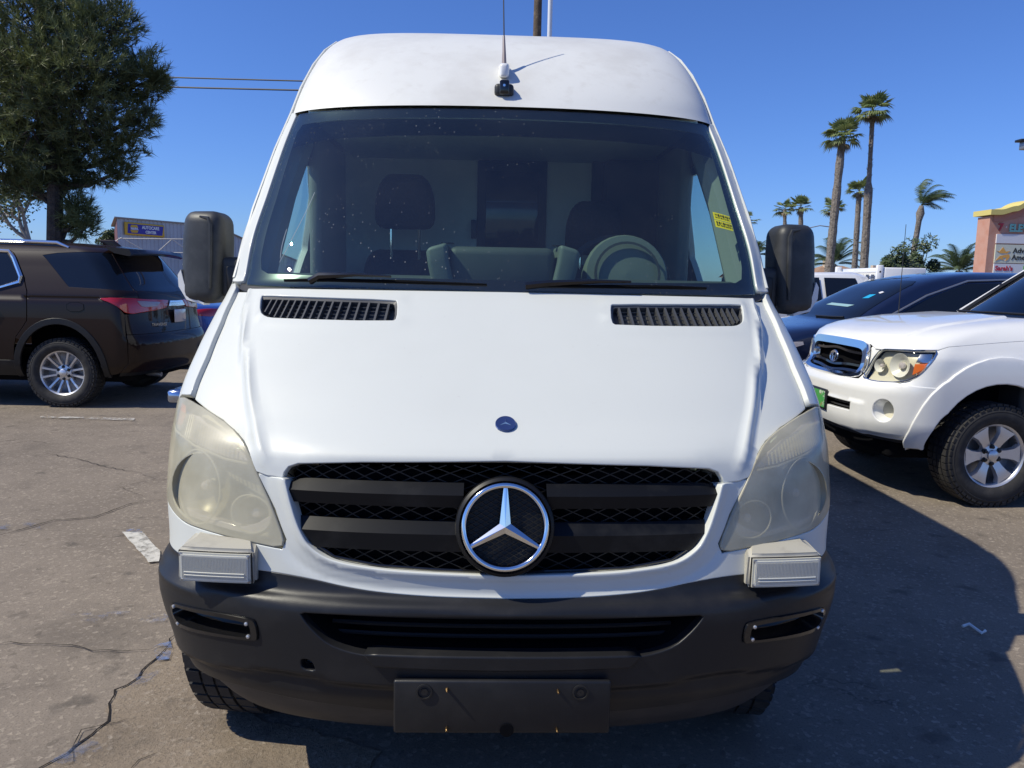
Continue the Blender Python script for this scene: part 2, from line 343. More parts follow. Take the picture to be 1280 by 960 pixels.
# ------------------------------------------------------------------ wheels
def wheel(parent,loc,R,width,rimR,spokes,style,sg=-1,rot=0.0,steer=0.0,lug=6):
    """axle along local x; sg=-1: outer face towards -x"""
    m4=Matrix.Translation(loc)@Matrix.Rotation(steer,4,'Z')@Matrix.Rotation(rad(-90 if sg<0 else 90),4,'Y')
    # local z of lathe = outward
    hw=width/2
    b=MB().lathe([(rimR*.98,-hw*.9),(rimR*.98,hw*.45),(rimR*.90,hw*.55),(rimR*.90,-hw*.2),(.02,-hw*.25)],m4,40)
    wh=b.build('wheel',M['steel'] if style!='dark' else M['black'],parent)
    t=MB()
    sw=R-rimR
    prof=[(rimR*.97,-hw*.85),(rimR+sw*.25,-hw*1.0),(rimR+sw*.6,-hw*1.04),(R-sw*.16,-hw*.93),(R-sw*.03,-hw*.78),(R,-hw*.5),(R+.002,0),(R,hw*.5),(R-sw*.03,hw*.78),(R-sw*.16,hw*.93),(R-sw*.3,hw*1.0),(R-sw*.33,hw*1.015),(R-sw*.37,hw*1.0),(rimR+sw*.5,hw*1.04),(rimR+sw*.22,hw*1.0),(rimR+sw*.06,hw*.88),(rimR*.985,hw*.8),(rimR*.95,hw*.5)]
    t.lathe(prof,m4,56)
    nb=46 if style!='dark' else 40
    for k in range(nb):       # tread and shoulder blocks
        a=2*math.pi*k/nb
        for (r0,r1,h0,h1,da,sk) in ((R-.002,R+.010,-hw*.30,hw*.0,.42,.15),(R-.002,R+.010,hw*.08,hw*.38,.42,-.12),(R-.006,R+.009,hw*.46,hw*.84,.40,.1),(R-.006,R+.009,-hw*.84,-hw*.40,.40,.1),(R-sw*.22,R-.012,hw*.84,hw*.985,.33,0)):
            w_=2*math.pi/nb*da; v=[]
            for (r_,h_) in ((r0,h0),(r0,h1),(r1,h1),(r1,h0)):
                for s_ in (-1,1):
                    aa=a+s_*w_/1+sk*(h_/hw)*.1; v.append(m4@Vector((r_*math.cos(aa),r_*math.sin(aa),h_)))
            t.add(v,[(0,1,3,2),(2,3,5,4),(4,5,7,6),(6,7,1,0),(0,2,4,6),(1,7,5,3)])
    t.build('tyre',M['tyre'],wh,angle=30)
    if style=='dark': return wh
    face=hw*.62
    rm=MB().lathe([(rimR*.90,hw*.35),(rimR*.90,face-.01),(rimR*.93,face+.012),(rimR*.985,face+.022),(rimR*1.01,face+.008),(rimR*1.0,hw*.4)],m4,56); rm.build('rim',M['alloy'],wh)
    def P(r,a,h): return m4@Vector((r*math.cos(a),r*math.sin(a),h))
    for k in range(spokes):
        a=rot+2*math.pi*k/spokes; s=MB()
        if style=='six':     # broad flared spokes
            rs=[(rimR*.30,.48,face-.012),(rimR*.50,.315,face-.002),(rimR*.72,.30,face+.008),(rimR*.93,.37,face+.006)]
            v=[]
            for (r_,w_,h_) in rs:
                for (q,hh) in ((-1,-.03),(-.82,0),(.82,0),(1,-.03)): v.append(P(r_,a+q*w_,h_+hh))
            f=[(4*i+j,4*i+j+1,4*i+j+5,4*i+j+4) for i in range(3) for j in range(3)]; s.add(v,f)
        else:                # twin slim spokes
            for sgn in (-1,1):
                v=[]
                for (r_,o_,w_,h_) in ((rimR*.26,.022,.036,face-.03),(rimR*.55,.036,.028,face-.010),(rimR*.93,.056,.034,face+.008)):
                    ca=Vector((math.cos(a),math.sin(a),0)); ta=Vector((-math.sin(a),math.cos(a),0))
                    for (q,hh) in ((-1,-.03),(-.6,0),(.6,0),(1,-.03)): v.append(m4@(ca*r_+ta*(sgn*o_+q*w_*.6)+Vector((0,0,h_+hh))))
                s.add(v,[(4*i+j,4*i+j+1,4*i+j+5,4*i+j+4) for i in range(2) for j in range(3)])
        s.build('spoke',M['alloy'],wh,angle=50)
    MB().lathe([(rimR*.36,face-.05),(rimR*.33,face-.012),(rimR*.17,face-.004),(rimR*.165,face+.012),(rimR*.13,face+.018),(0.001,face+.02)],m4,32).build('hub_cap',M['alloy'],wh)
    for k in range(lug):
        a=rot+2*math.pi*(k+.5)/lug; c=P(rimR*.25,a,0); m5=m4@Matrix.Translation((rimR*.255*math.cos(a),rimR*.255*math.sin(a),face-.02))
        MB().lathe([(.021,0),(.021,.012),(.012,.014),(.012,.028),(.001,.030)],m5,10).build('lug_nut',M['black'],wh)
    return wh
# ------------------------------------------------------------------ ground
def asphalt(name,a,b,c,bs=.5):
    m=bpy.data.materials.new(name); m.use_nodes=True; t=m.node_tree; bs_=t.nodes['Principled BSDF']; L=t.links.new
    tc=t.nodes.new('ShaderNodeTexCoord')
    def noise(sc,d=8,r=.6): n=t.nodes.new('ShaderNodeTexNoise'); n.inputs['Scale'].default_value=sc; n.inputs['Detail'].default_value=d; n.inputs['Roughness'].default_value=r; L(tc.outputs['Object'],n.inputs['Vector']); return n
    def mr(o,lo,hi,x=0,y=1): r=t.nodes.new('ShaderNodeMapRange'); r.inputs[1].default_value=lo; r.inputs[2].default_value=hi; r.inputs[3].default_value=x; r.inputs[4].default_value=y; L(o,r.inputs[0]); return r.outputs[0]
    def mix(f,p,q):
        x=t.nodes.new('ShaderNodeMix'); x.data_type='RGBA'; L(f,x.inputs[0])
        for i,v in ((6,p),(7,q)):
            if isinstance(v,tuple): x.inputs[i].default_value=(*v,1)
            else: L(v,x.inputs[i])
        return x.outputs[2]
    col=mix(mr(noise(.45).outputs[0],.35,.68),a,b)
    col=mix(mr(noise(2.4).outputs[0],.45,.75,0,.75),col,c)
    vo=t.nodes.new('ShaderNodeTexVoronoi'); vo.inputs['Scale'].default_value=70; L(tc.outputs['Object'],vo.inputs['Vector'])
    col=mix(mr(vo.outputs['Color'],.70,1.0,0,.75),col,(.40,.34,.27))
    v2=t.nodes.new('ShaderNodeTexVoronoi'); v2.inputs['Scale'].default_value=38; L(tc.outputs['Object'],v2.inputs['Vector']); col=mix(mr(v2.outputs['Color'],.80,1.0,0,.6),col,(.09,.075,.06))
    col=mix(mr(noise(140,3).outputs[0],.52,.72,0,.6),col,(.05,.045,.042))
    col=mix(mr(noise(1.3,6,.6).outputs[0],.56,.70,0,.45),col,(.085,.072,.06)); col=mix(mr(noise(5.5,4,.5).outputs[0],.62,.72,0,.55),col,(.055,.048,.042))
    # hairline crack network, broken up
    nz=noise(1.8,5); ad=t.nodes.new('ShaderNodeVectorMath'); ad.operation='SCALE'; ad.inputs[3].default_value=.9; L(nz.outputs['Color'],ad.inputs[0])
    a2=t.nodes.new('ShaderNodeVectorMath'); L(tc.outputs['Object'],a2.inputs[0]); L(ad.outputs[0],a2.inputs[1])
    ce=t.nodes.new('ShaderNodeTexVoronoi'); ce.feature='DISTANCE_TO_EDGE'; ce.inputs['Scale'].default_value=.55; L(a2.outputs[0],ce.inputs['Vector'])
    cm=t.nodes.new('ShaderNodeMath'); cm.operation='MULTIPLY'; L(mr(ce.outputs['Distance'],.006,.0015,0,1),cm.inputs[0]); L(mr(noise(.8,3).outputs[0],.56,.64,0,.7),cm.inputs[1])
    col=mix(cm.outputs[0],col,(.03,.027,.025))
    L(col,bs_.inputs['Base Color']); bs_.inputs['Roughness'].default_value=.88; bs_.inputs['Specular IOR Level'].default_value=.3
    h=t.nodes.new('ShaderNodeMath'); h.operation='MULTIPLY_ADD'; L(vo.outputs['Distance'],h.inputs[0]); h.inputs[1].default_value=.5; L(noise(330,4).outputs[0],h.inputs[2])
    bp=t.nodes.new('ShaderNodeBump'); bp.inputs['Strength'].default_value=bs; bp.inputs['Distance'].default_value=.006; L(h.outputs[0],bp.inputs['Height']); L(bp.outputs[0],bs_.inputs['Normal'])
    return m
M['asphalt']=asphalt('asphalt',(.190,.158,.126),(.238,.198,.158),(.138,.114,.092))
M['asphalt_rough']=asphalt('asphalt_rough',(.21,.165,.12),(.30,.24,.175),(.14,.11,.08),.8)
# ground sheet to the horizon, finer near the viewer
gs=3000
g=mk('ground',[(-gs,-gs,0),(gs,-gs,0),(gs,gs,0),(-gs,gs,0)],[(0,1,2,3)],M['asphalt'],None,smooth=False); structure(g)
rnd=random.Random(7)
def ragged(poly,amp,step=.04):
    out=[]
    for a,b in zip(poly,poly[1:]+poly[:1]):
        a=np.array(a);b=np.array(b); k=max(2,int(np.linalg.norm(b-a)/step))
        for i in range(k): q=a+(b-a)*i/k; out.append((q[0]+rnd.uniform(-amp,amp),q[1]+rnd.uniform(-amp,amp)))
    return out
def sheet(name,poly,z,m,parent=None,thick=0): return mk(name,[(x,y,z) for x,y in poly],[tuple(range(len(poly)))],m,parent,smooth=False)
def gp2(px,py): p=gpt(px,py); return (p[0],p[1])
pts=[gp2(*q) for q in ((215,800),(195,825),(170,850),(145,866),(135,880),(137,902),(110,922),(80,945),(50,962),(60,1010),(400,1010),(480,940),(330,900))]
rough=sheet('worn_asphalt',ragged(pts,.012),.004,M['asphalt_rough']); structure(rough)
M['crack']=mat('crack',(.022,.019,.018),.95,spec=.1)
def crack(pl,wd,seed,parts=True):
    r=random.Random(seed); P=[]
    q=[np.array(gp2(*a)) for a in pl]
    for a,b in zip(q,q[1:]):
        k=max(2,int(np.linalg.norm(b-a)/.05))
        for i in range(k): P.append(a+(b-a)*i/k+np.array([r.uniform(-1,1),r.uniform(-1,1)])*.011)
    P.append(q[-1]); v=[];f=[]
    for i,p in enumerate(P):
        t=P[min(i+1,len(P)-1)]-P[max(i-1,0)]; t=t/np.linalg.norm(t); n=np.array([-t[1],t[0]]); e=min(1,i/4,(len(P)-1-i)/4); ww=wd*.62*(.15+e*r.uniform(.3,1.15))
        v+=[(*(p+n*ww),.008),(*(p-n*ww),.008)]
    f=[(2*i,2*i+1,2*i+3,2*i+2) for i in range(len(P)-1)]
    o=mk('ground_crack',v,f,M['crack'],g,smooth=False); return o
crack([(55,567),(100,575),(125,582),(150,588),(178,592)],.006,1)
crack([(-30,676),(0,670),(30,662),(65,652),(120,647),(165,630),(207,625)],.0065,2)
crack([(-30,800),(0,805),(75,807),(115,814),(185,815),(215,800)],.004,3)
crack([(222,792),(215,800),(195,825),(170,850),(145,865),(135,880),(137,902),(110,922),(80,945),(50,962),(30,985)],.007,4)
crack([(140,985),(165,960),(190,945),(205,935)],.004,5)
crack([(175,592),(195,600),(150,610),(180,622)],.003,8)
crack([(1060,662),(1100,664),(1130,663)],.006,10)
crack([(-20,560),(10,556),(40,552),(70,556)],.004,11)
crack([(90,960),(100,915),(150,905),(170,900)],.004,12)
def worn(name,col,lo,hi,sc=16):
    m=bpy.data.materials.new(name); m.use_nodes=True; t=m.node_tree; b=t.nodes['Principled BSDF']; b.inputs['Base Color'].default_value=(*col,1); b.inputs['Roughness'].default_value=.8
    tc=t.nodes.new('ShaderNodeTexCoord'); n=t.nodes.new('ShaderNodeTexNoise'); n.inputs['Scale'].default_value=sc; n.inputs['Detail'].default_value=9; n.inputs['Roughness'].default_value=.75; t.links.new(tc.outputs['Object'],n.inputs['Vector'])
    r=t.nodes.new('ShaderNodeMapRange'); r.inputs[1].default_value=lo; r.inputs[2].default_value=hi; t.links.new(n.outputs[0],r.inputs[0]); t.links.new(r.outputs[0],b.inputs['Alpha']); return m
WP=worn('worn_white',(.50,.48,.43),.30,.55); BP=worn('worn_blue',(.10,.14,.25),.52,.76,9); BP2=worn('worn_blue_b',(.12,.17,.32),.46,.64,14); TP=worn('thin_white',(.45,.43,.40),.44,.6,10)
def mark(name,pl,m,z=.012,amp=.004): o=sheet(name,ragged([gp2(*q) for q in pl],amp,.06),z,m,g); return o
mark('paint_line',[(152,667),(177,667),(200,690),(198,704),(186,705)],WP)
mark('paint_line',[(50,521),(168,524),(168,527),(50,523)],TP)
mark('blue_paint',[(70,769),(205,768),(205,783),(140,782),(70,774)],BP,.012,.02)
mark('blue_paint',[(-20,655),(50,656),(50,663),(-20,663)],BP,.012,.01)
mark('blue_paint',[(194,812),(214,804),(214,826),(200,828)],BP2,.012,.01)
mark('blue_paint',[(140,858),(190,822),(215,818),(190,850),(150,880)],BP,.013,.02)
mark('blue_paint',[(60,960),(100,930),(130,905),(120,960)],BP,.013,.02)
mark('blue_paint',[(160,664),(178,664),(178,668),(156,668)],BP2,.014,.004)
# bent white scrap lying in the van's shadow
p0,p1,p2,p3=[Vector(tuple(gpt(*q))) for q in ((1203,786),(1211,785),(1227,795),(1231,793)) ]
lt=MB().tube([p0+Vector((0,0,.012)),p1+Vector((0,0,.02)),p2+Vector((0,0,.014)),p3+Vector((0,0,.018))],.007,6).build('plastic_strip',M['white']); tag(lt,"thin bent white plastic strip lying in the van's shadow",'litter')
# ------------------------------------------------------------------ foliage helpers
def leafmat(name,a,b,sc=3,tr=.25):
    m=bpy.data.materials.new(name); m.use_nodes=True; t=m.node_tree; bs=t.nodes['Principled BSDF']; tc=t.nodes.new('ShaderNodeTexCoord'); n=t.nodes.new('ShaderNodeTexNoise'); n.inputs['Scale'].default_value=sc; n.inputs['Detail'].default_value=4
    t.links.new(tc.outputs['Object'],n.inputs['Vector']); r=t.nodes.new('ShaderNodeMapRange'); r.inputs[1].default_value=.35; r.inputs[2].default_value=.65; t.links.new(n.outputs[0],r.inputs[0])
    x=t.nodes.new('ShaderNodeMix'); x.data_type='RGBA'; x.inputs[6].default_value=(*a,1); x.inputs[7].default_value=(*b,1); t.links.new(r.outputs[0],x.inputs[0]); t.links.new(x.outputs[2],bs.inputs['Base Color']); bs.inputs['Roughness'].default_value=.55
    tl=t.nodes.new('ShaderNodeBsdfTranslucent'); t.links.new(x.outputs[2],tl.inputs[0]); mx=t.nodes.new('ShaderNodeMixShader'); mx.inputs[0].default_value=tr; t.links.new(bs.outputs[0],mx.inputs[1]); t.links.new(tl.outputs[0],mx.inputs[2]); t.links.new(mx.outputs[0],t.nodes['Material Output'].inputs[0]); return m
M['needle']=leafmat('needle',(.055,.074,.03),(.19,.22,.08),2.2)
M['palm_leaf']=leafmat('palm_leaf',(.11,.16,.055),(.26,.30,.12),2,.3)
M['dead_frond']=leafmat('dead_frond',(.16,.12,.07),(.22,.17,.10),2,.1)
M['feather_leaf']=leafmat('feather_leaf',(.06,.10,.05),(.12,.16,.07),2,.3)
M['bush_leaf']=leafmat('bush_leaf',(.05,.085,.035),(.10,.13,.05),1.5,.2)
M['bark']=mat('bark',(.055,.042,.034),.9,noise=[(9,(.10,.078,.06),.45,.7)],bump=(18,.9,.05))
M['palm_bark']=mat('palm_bark',(.23,.20,.17),.9,noise=[(6,(.13,.11,.09),.45,.65)],bump=(10,1,.08))
M['grey_wood']=mat('grey_wood',(.30,.28,.25),.9,noise=[(3,(.2,.18,.16),.45,.7)])
def crown_mesh(name,V,F,m,parent): return mk(name,V,F,m,parent,smooth=False)
# ------------------------------------------------------------------ pine
PD=16.0
pb=dpt(69,340,PD); pine=empty('pine_tree',(pb[0],pb[1],0),0,'tall dense pine tree with long needles behind the dark brown SUV','tree')
O=Vector((pb[0],pb[1],0))
def D(px,py,d=PD): return Vector(tuple(dpt(px,py,d)))-O
r=random.Random(11)
tz=[D(69,340),D(69,300),D(69,250),D(66,190),D(58,110),D(50,20),D(45,-60)]; tz[0].z=-.05
MB().tube([Vector((0,0,-.1)),tz[1],tz[2],tz[3],tz[4],tz[5],tz[6]],[.21,.165,.15,.14,.11,.08,.03],10).build('trunk',M['bark'],pine)
blobs=[(60,60,80,0),(128,72,52,0),(172,104,36,.1),(148,165,34,0),(112,186,42,0),(40,160,70,-.4),(0,120,85,.3),(95,120,66,-.6),(20,196,46,.4),(72,212,34,0),(-70,80,110,0),(-70,190,60,.2),(100,22,46,.2),(40,-45,90,0),(140,24,34,0),(182,92,26,-.2),(160,132,34,.3),(90,80,60,-.9),(30,90,60,-1.0),(98,255,18,0),(30,225,30,.2),(155,190,22,.2),(0,215,40,0),(62,196,44,.1),(118,214,26,.1),(150,214,15,0),(88,226,20,.1),(46,232,22,0),(100,268,18,0),(108,284,15,0),(86,282,12,.1),(176,150,20,0),(196,100,16,0),(120,40,46,-.3),(20,30,70,-.2),(-20,150,60,-.3),(70,140,60,.6)]
V=[];F=[]; lim=MB()
for (bx_,by_,br,dd) in blobs:
    c=D(bx_,by_,PD+dd); rr=br*PD/961
    zt=max(.8,min(c.z-.4*rr-.2,tz[6].z)); base=Vector((np.interp(zt,[q.z for q in tz],[q.x for q in tz]),np.interp(zt,[q.z for q in tz],[q.y for q in tz]),zt))
    mid=base.lerp(c,.5)+Vector((0,0,-.15)); lim.tube([base,mid,c],[.06,.045,.02],6)
    nt_=int(40+200*(rr/1.0)**2)
    for k in range(nt_):
        u=Vector((r.gauss(0,1),r.gauss(0,1),r.gauss(0,1))).normalized(); rad_=rr*(r.uniform(.15,1.0)**.45)*(1+.30*math.sin(4.3*u.x+bx_)*math.sin(5.1*u.z+by_)+.12*math.sin(9*u.y+bx_)); p=c+Vector((u.x*rad_,u.y*rad_,u.z*rad_*.85))
        if r.random()<.10: lim.tube([c.lerp(p,.35),p],[.014,.007],4,cap=False)
        ax=(u*.8+Vector((0,0,.65))+Vector((r.gauss(0,.3),r.gauss(0,.3),r.gauss(0,.2)))).normalized(); ln=r.uniform(.16,.27)
        for q in range(20):
            dv=(ax+Vector((r.gauss(0,.48),r.gauss(0,.48),r.gauss(0,.48)))).normalized(); s=dv.cross(Vector((r.gauss(0,1),r.gauss(0,1),r.gauss(0,1)))).normalized()*.0075
            b0=p+ax*r.uniform(-.10,.08); i=len(V); e=b0+dv*ln*r.uniform(.7,1.1); e.z-=.02; V+=[b0+s,b0-s,e]; F.append((i,i+1,i+2))
lim.build('limb',M['bark'],pine); crown_mesh('crown',V,F,M['needle'],pine)
# drooping low spray beside the trunk
# bare-limbed tree at the picture edge
bt0=dpt(20,340,24); bare=empty('sparse_tree',(bt0[0],bt0[1],0),0,'sparse pale-limbed tree standing close to the pine trunk','tree'); O=Vector((bt0[0],bt0[1],0))
tr_=MB(); r=random.Random(5); lf=[];ff=[]
def grow(p,d,ln,rd,dep):
    q=p+d*ln; tr_.tube([p,p.lerp(q,.5)+Vector((r.gauss(0,.03),r.gauss(0,.03),0)),q],[rd,rd*.85,rd*.7],6)
    if dep==0:
        for k in range(26):
            c=q+Vector((r.gauss(0,.28),r.gauss(0,.28),r.gauss(0,.28))); s=Vector((r.gauss(0,1),r.gauss(0,1),r.gauss(0,1))).normalized()*.05; t_=s.orthogonal().normalized()*.03; i=len(lf); lf.extend([c-s,c+t_,c+s,c-t_]); ff.append((i,i+1,i+2,i+3))
        return
    for k in range(3):
        nd=(d+Vector((r.gauss(0,.55),r.gauss(0,.55),r.gauss(.1,.3)))).normalized(); grow(q,nd,ln*r.uniform(.6,.85),rd*.62,dep-1)
base=D(36,300,24); tr_.tube([Vector((.25,0,-.1)),Vector((.22,0,1.2)),base],[.16,.13,.11],8)
for tgt in ((12,250),(-12,262),(22,238)):
    e=D(*tgt,24); grow(base,(e-base).normalized(),(e-base).length*.5,.07,3)
tr_.build('trunk',M['grey_wood'],bare); crown_mesh('crown',lf,ff,M['bush_leaf'],bare)
# ------------------------------------------------------------------ palms
def fan_palm(px,ytop,ybase_px,d,lean_px,cr,tr0,tr1,label,seed,dead=8,leaves=30,bulge=None,frac=.97,name='fan_palm'):
    "px,ytop: crown heart in the photograph; lean_px: sideways offset of the foot"
    r=random.Random(seed); top=Vector(tuple(dpt(px,ytop,d))); foot=Vector(tuple(dpt(px+lean_px,355,d))); foot.z=0
    # run the lean down to the ground
    root=empty(name,tuple(foot),0,label,'palm tree','fan palms beyond the parked cars'); h=top-foot
    tb=MB(); n=26; pts=[];rs=[]
    for i in range(n+1):
        t=i/n; p=h*t; p=Vector((h.x*(t**1.25),h.y*t,h.z*t)); pts.append(p)
        base=tr0+(tr1-tr0)*t
        if bulge and t>bulge: base*=.62
        rs.append(base*r.uniform(.93,1.10))
    tb.tube(pts,rs,10)
    # stubs of cut leaf bases
    m_=int(h.z*9)
    for k in range(m_):
        t=r.uniform(.05,.99); p=Vector((h.x*(t**1.25),h.y*t,h.z*t)); a=r.uniform(0,6.28); ra=(tr0+(tr1-tr0)*t)*(.62 if bulge and t>bulge else 1); o=Vector((math.cos(a),math.sin(a),0))
        w_=Vector((-o.y,o.x,0))*.06; b=p+o*ra*.92; i=len(tb.v); tb.add([b-w_,b+w_,b+o*.10+Vector((0,0,.16))],[(0,1,2)])
    tb.build('trunk',M['palm_bark'],root)
    V=[];F=[];DV=[];DF=[]
    heart=h
    def leaf(el,az,ln,VV,FF,droop):
        d_=Vector((math.cos(az)*math.cos(el),math.sin(az)*math.cos(el),math.sin(el))); st=heart+Vector((0,0,.1)); pe=st+d_*ln*.5; pe.z-=.06*ln
        sd_=d_.cross(Vector((0,0,1))); sd_=sd_.normalized() if sd_.length>.05 else Vector((1,0,0)); up=sd_.cross(d_)
        i=len(VV); VV+= [st+sd_*.025,st-sd_*.025,pe-sd_*.02,pe+sd_*.02]; FF.append((i,i+1,i+2,i+3))
        for k in range(13):
            a=-1.35+2.7*k/12; dd=(d_*math.cos(a)+sd_*math.sin(a)); L=ln*.62*(1-.18*abs(a)/1.35)*r.uniform(.88,1.08)
            m0=pe+dd*L*.58+up*.05*L; e=pe+dd*L+Vector((0,0,-droop*L*(.35+.4*r.random()))); w_=(dd.cross(up)).normalized()*L*.085
            i=len(VV); VV+=[pe,m0+w_,e,m0-w_]; FF.append((i,i+1,i+2,i+3))
    for k in range(leaves):
        el=math.asin(r.uniform(-.50,.99)); leaf(el,r.uniform(0,6.283),cr*r.uniform(.80,1.15),V,F,.45 if el<.4 else .12)
    for k in range(dead): leaf(r.uniform(-1.4,-.7),r.uniform(0,6.283),cr*r.uniform(.5,.8),DV,DF,.4)
    crown_mesh('crown',V,F,M['palm_leaf'],root)
    if dead: crown_mesh('dead_skirt',DV,DF,M['dead_frond'],root)
    return root
fan_palm(1053,172,0,55,-19,1.42,.31,.25,'thick-trunked fan palm, shorter of the tall leaning pair beyond the cars',1,4,34)
fan_palm(1091,140,0,55,-12,1.38,.28,.24,'tallest fan palm, its trunk slimmer above a shaggy collar',2,4,36,bulge=.62)
fan_palm(1074,240,0,60,-7,1.1,.21,.19,'fan palm standing between the two tallest palms',3,3,26)
fan_palm(1040,261,0,85,0,1.45,.22,.2,'short fan palm half hidden behind the thickest palm trunk',4,3,26)
fan_palm(981,262,0,95,0,1.4,.22,.2,'small distant fan palm, slimmer-trunked one of a close pair',5,3,24)
fan_palm(1001,259,0,90,0,1.5,.27,.25,'small distant fan palm, thicker-trunked one of a close pair',6,3,24)
fan_palm(936,277,0,95,0,1.4,.22,.2,'distant fan palm with browned crown beside the van pillar',7,10,14)
def feather_palm(px,ytop,d,fl,ht,label,seed,n=22,wind=0.0,tr=.16,group=None,up=.0):
    r=random.Random(seed); top=Vector(tuple(dpt(px,ytop,d))); foot=Vector((top.x-(.6 if wind else 0),top.y,0)); root=empty('feather_palm',tuple(foot),0,label,'palm tree',group); h=top-foot
    MB().tube([Vector((0,0,-.1)),h*.5,h*.86,h*.93,h],[tr*1.2,tr,tr*.95,tr*1.5,tr*.7],10).build('trunk',M['palm_bark'],root)
    V=[];F=[]
    for k in range(n):
        az=r.uniform(0,6.283); el=r.uniform(-.1,1.3)
        d_=Vector((math.cos(az)*math.cos(el),math.sin(az)*math.cos(el),math.sin(el)+.1)); 
        if wind: d_=(d_+Vector((wind*.9,0,.45))).normalized()
        p=h.copy(); L=fl*r.uniform(.8,1.1); steps=14; prev=None
        for s in range(steps):
            t=s/steps; dd=(d_+Vector((wind*t*.9,0,-1.5*t*t+up))).normalized(); q=p+dd*L/steps; sd_=dd.cross(Vector((0,0,1))); sd_=sd_.normalized() if sd_.length>.05 else Vector((1,0,0))
            i=len(V); V+=[p+sd_*.02,p-sd_*.02,q-sd_*.015,q+sd_*.015]; F.append((i,i+1,i+2,i+3))
            if s>1:
                for sg in (-1,1):
                    ll=L*.23*math.sin(math.pi*(t*.8+.15)); e=p+sd_*sg*ll+dd*ll*.7+Vector((wind*.1,0,-.35*ll)); w_=dd*.035*L/2; i=len(V); V+=[p-w_,p+w_,e]; F.append((i,i+1,i+2))
                    p2_=p+dd*L/steps*.5; e=p2_+sd_*sg*ll+dd*ll*.7+Vector((wind*.1,0,-.35*ll)); i=len(V); V+=[p2_-w_,p2_+w_,e]; F.append((i,i+1,i+2))
            p=q
    crown_mesh('crown',V,F,M['feather_leaf'],root); return root
feather_palm(1152,257,50,2.1,0,'slender feather palm with its crown blown to one side',21,18,wind=.9,tr=.17)
feather_palm(1043,330,70,3.2,0,'arching feather palm in front of the tan roof',22,26,tr=.2)
feather_palm(1199,338,45,2.0,0,'low yellowish feather palm beside the roadside sign',23,30,tr=.2,up=.15)
feather_palm(946,318,60,1.7,0,'small feather palm just beside the van mirror',24,18,tr=.15)
# leafy shrubs / small trees
def bush(px,py,d,rx,rz,label,seed,n=2600,ls=.11,name='leafy_shrub',blobs=9):
    r=random.Random(seed); c=Vector(tuple(dpt(px,py,d))); foot=Vector((c.x,c.y,0)); root=empty(name,tuple(foot),0,label,'shrub'); V=[];F=[]; st=MB(); st.tube([Vector((0,0,-.1)),Vector((.05,0,c.z*.6)),Vector((0,0,c.z))],[.10,.07,.04],6)
    bl=[(Vector((r.uniform(-.65,.65)*rx,r.uniform(-.5,.5)*rx,c.z+r.uniform(-.6,.7)*rz)),r.uniform(.35,.6)*min(rx,rz)) for _ in range(blobs)]
    for b,br in bl:
        st.tube([Vector((0,0,c.z*.5)),b],[.04,.015],5)
        for k in range(n//blobs):
            u=Vector((r.gauss(0,1),r.gauss(0,1),r.gauss(0,1))).normalized(); p=b+u*br*r.uniform(.3,1.05)**.5; s=Vector((r.gauss(0,1),r.gauss(0,1),r.gauss(0,1))).normalized(); t_=s.orthogonal().normalized(); i=len(V); V+=[p-s*ls,p+t_*ls*.5,p+s*ls,p-t_*ls*.5]; F.append((i,i+1,i+2,i+3))
    st.build('stem',M['bark'],root); crown_mesh('crown',V,F,M['bush_leaf'],root); return root
bush(1132,335,42,1.6,1.1,'dark green bushy tree rising behind the navy crossover',31)
bush(1152,320,44,.9,1.2,'loose upright young tree beside the dark bushy tree',32,1300)
bush(1108,342,40,.9,.7,'low round shrub near the white service box',33,1500)
bush(140,300,60,1.1,.8,'small pale green treetop beside the end of the metal building',34,1200)
bush(1070,344,75,2.5,.5,'dark hedge under the tan house eaves',36,1500)
# ------------------------------------------------------------------ metal-clad workshop
wall=mat('metal_siding',(.50,.50,.53),.45,metal=.2,noise=[(.7,(.42,.41,.43),.45,.7)])
A=Vector(tuple(dpt(146,273,48))); B=Vector(tuple(dpt(320,285,60))); ux=Vector((B.x-A.x,B.y-A.y,0)); LW=ux.length; ux.normalize(); uy=Vector((-ux.y,ux.x,0))
if uy.y<0: uy=-uy
bld=empty('metal_workshop',(A.x,A.y,0),math.atan2(ux.y,ux.x),'grey corrugated metal workshop building behind the dark SUV and van mirror','building')
def htop(x):
    px=None
    return float(np.interp(x/LW,[0,.55,.70,1.0,1.6],[A.z,A.z+.10,A.z-.05,A.z-1.0,A.z-2.6]))
v=[];f=[];xs=[];x=0.0
while x<LW*1.6: xs+=[(x,0),(x+.20,0),(x+.235,-.045),(x+.295,-.045),(x+.33,0)]; x+=.331
for x,y in xs: v+=[(x,y,0),(x,y,htop(x))]
f=[(2*i,2*i+2,2*i+3,2*i+1) for i in range(len(xs)-1)]
mk('wall',v,f,wall,bld,smooth=False)
vd=Vector((A.x-CAM[0],A.y-CAM[1],0)).normalized(); KS=vd.dot(ux)/vd.dot(uy)-.03
MB().add([(0,0.01,0),(9*KS,9,0),(9*KS,9,A.z),(0,.01,A.z),(.3,.3,0),(.3+9*KS,9,0),(.3+9*KS,9,A.z),(.3,.3,A.z)],[(0,3,2,1),(4,5,6,7),(0,4,7,3),(1,2,6,5)]).build('wall',mat('red_wall',(.14,.05,.05),.7),bld,smooth=False)
tb=MB(); 
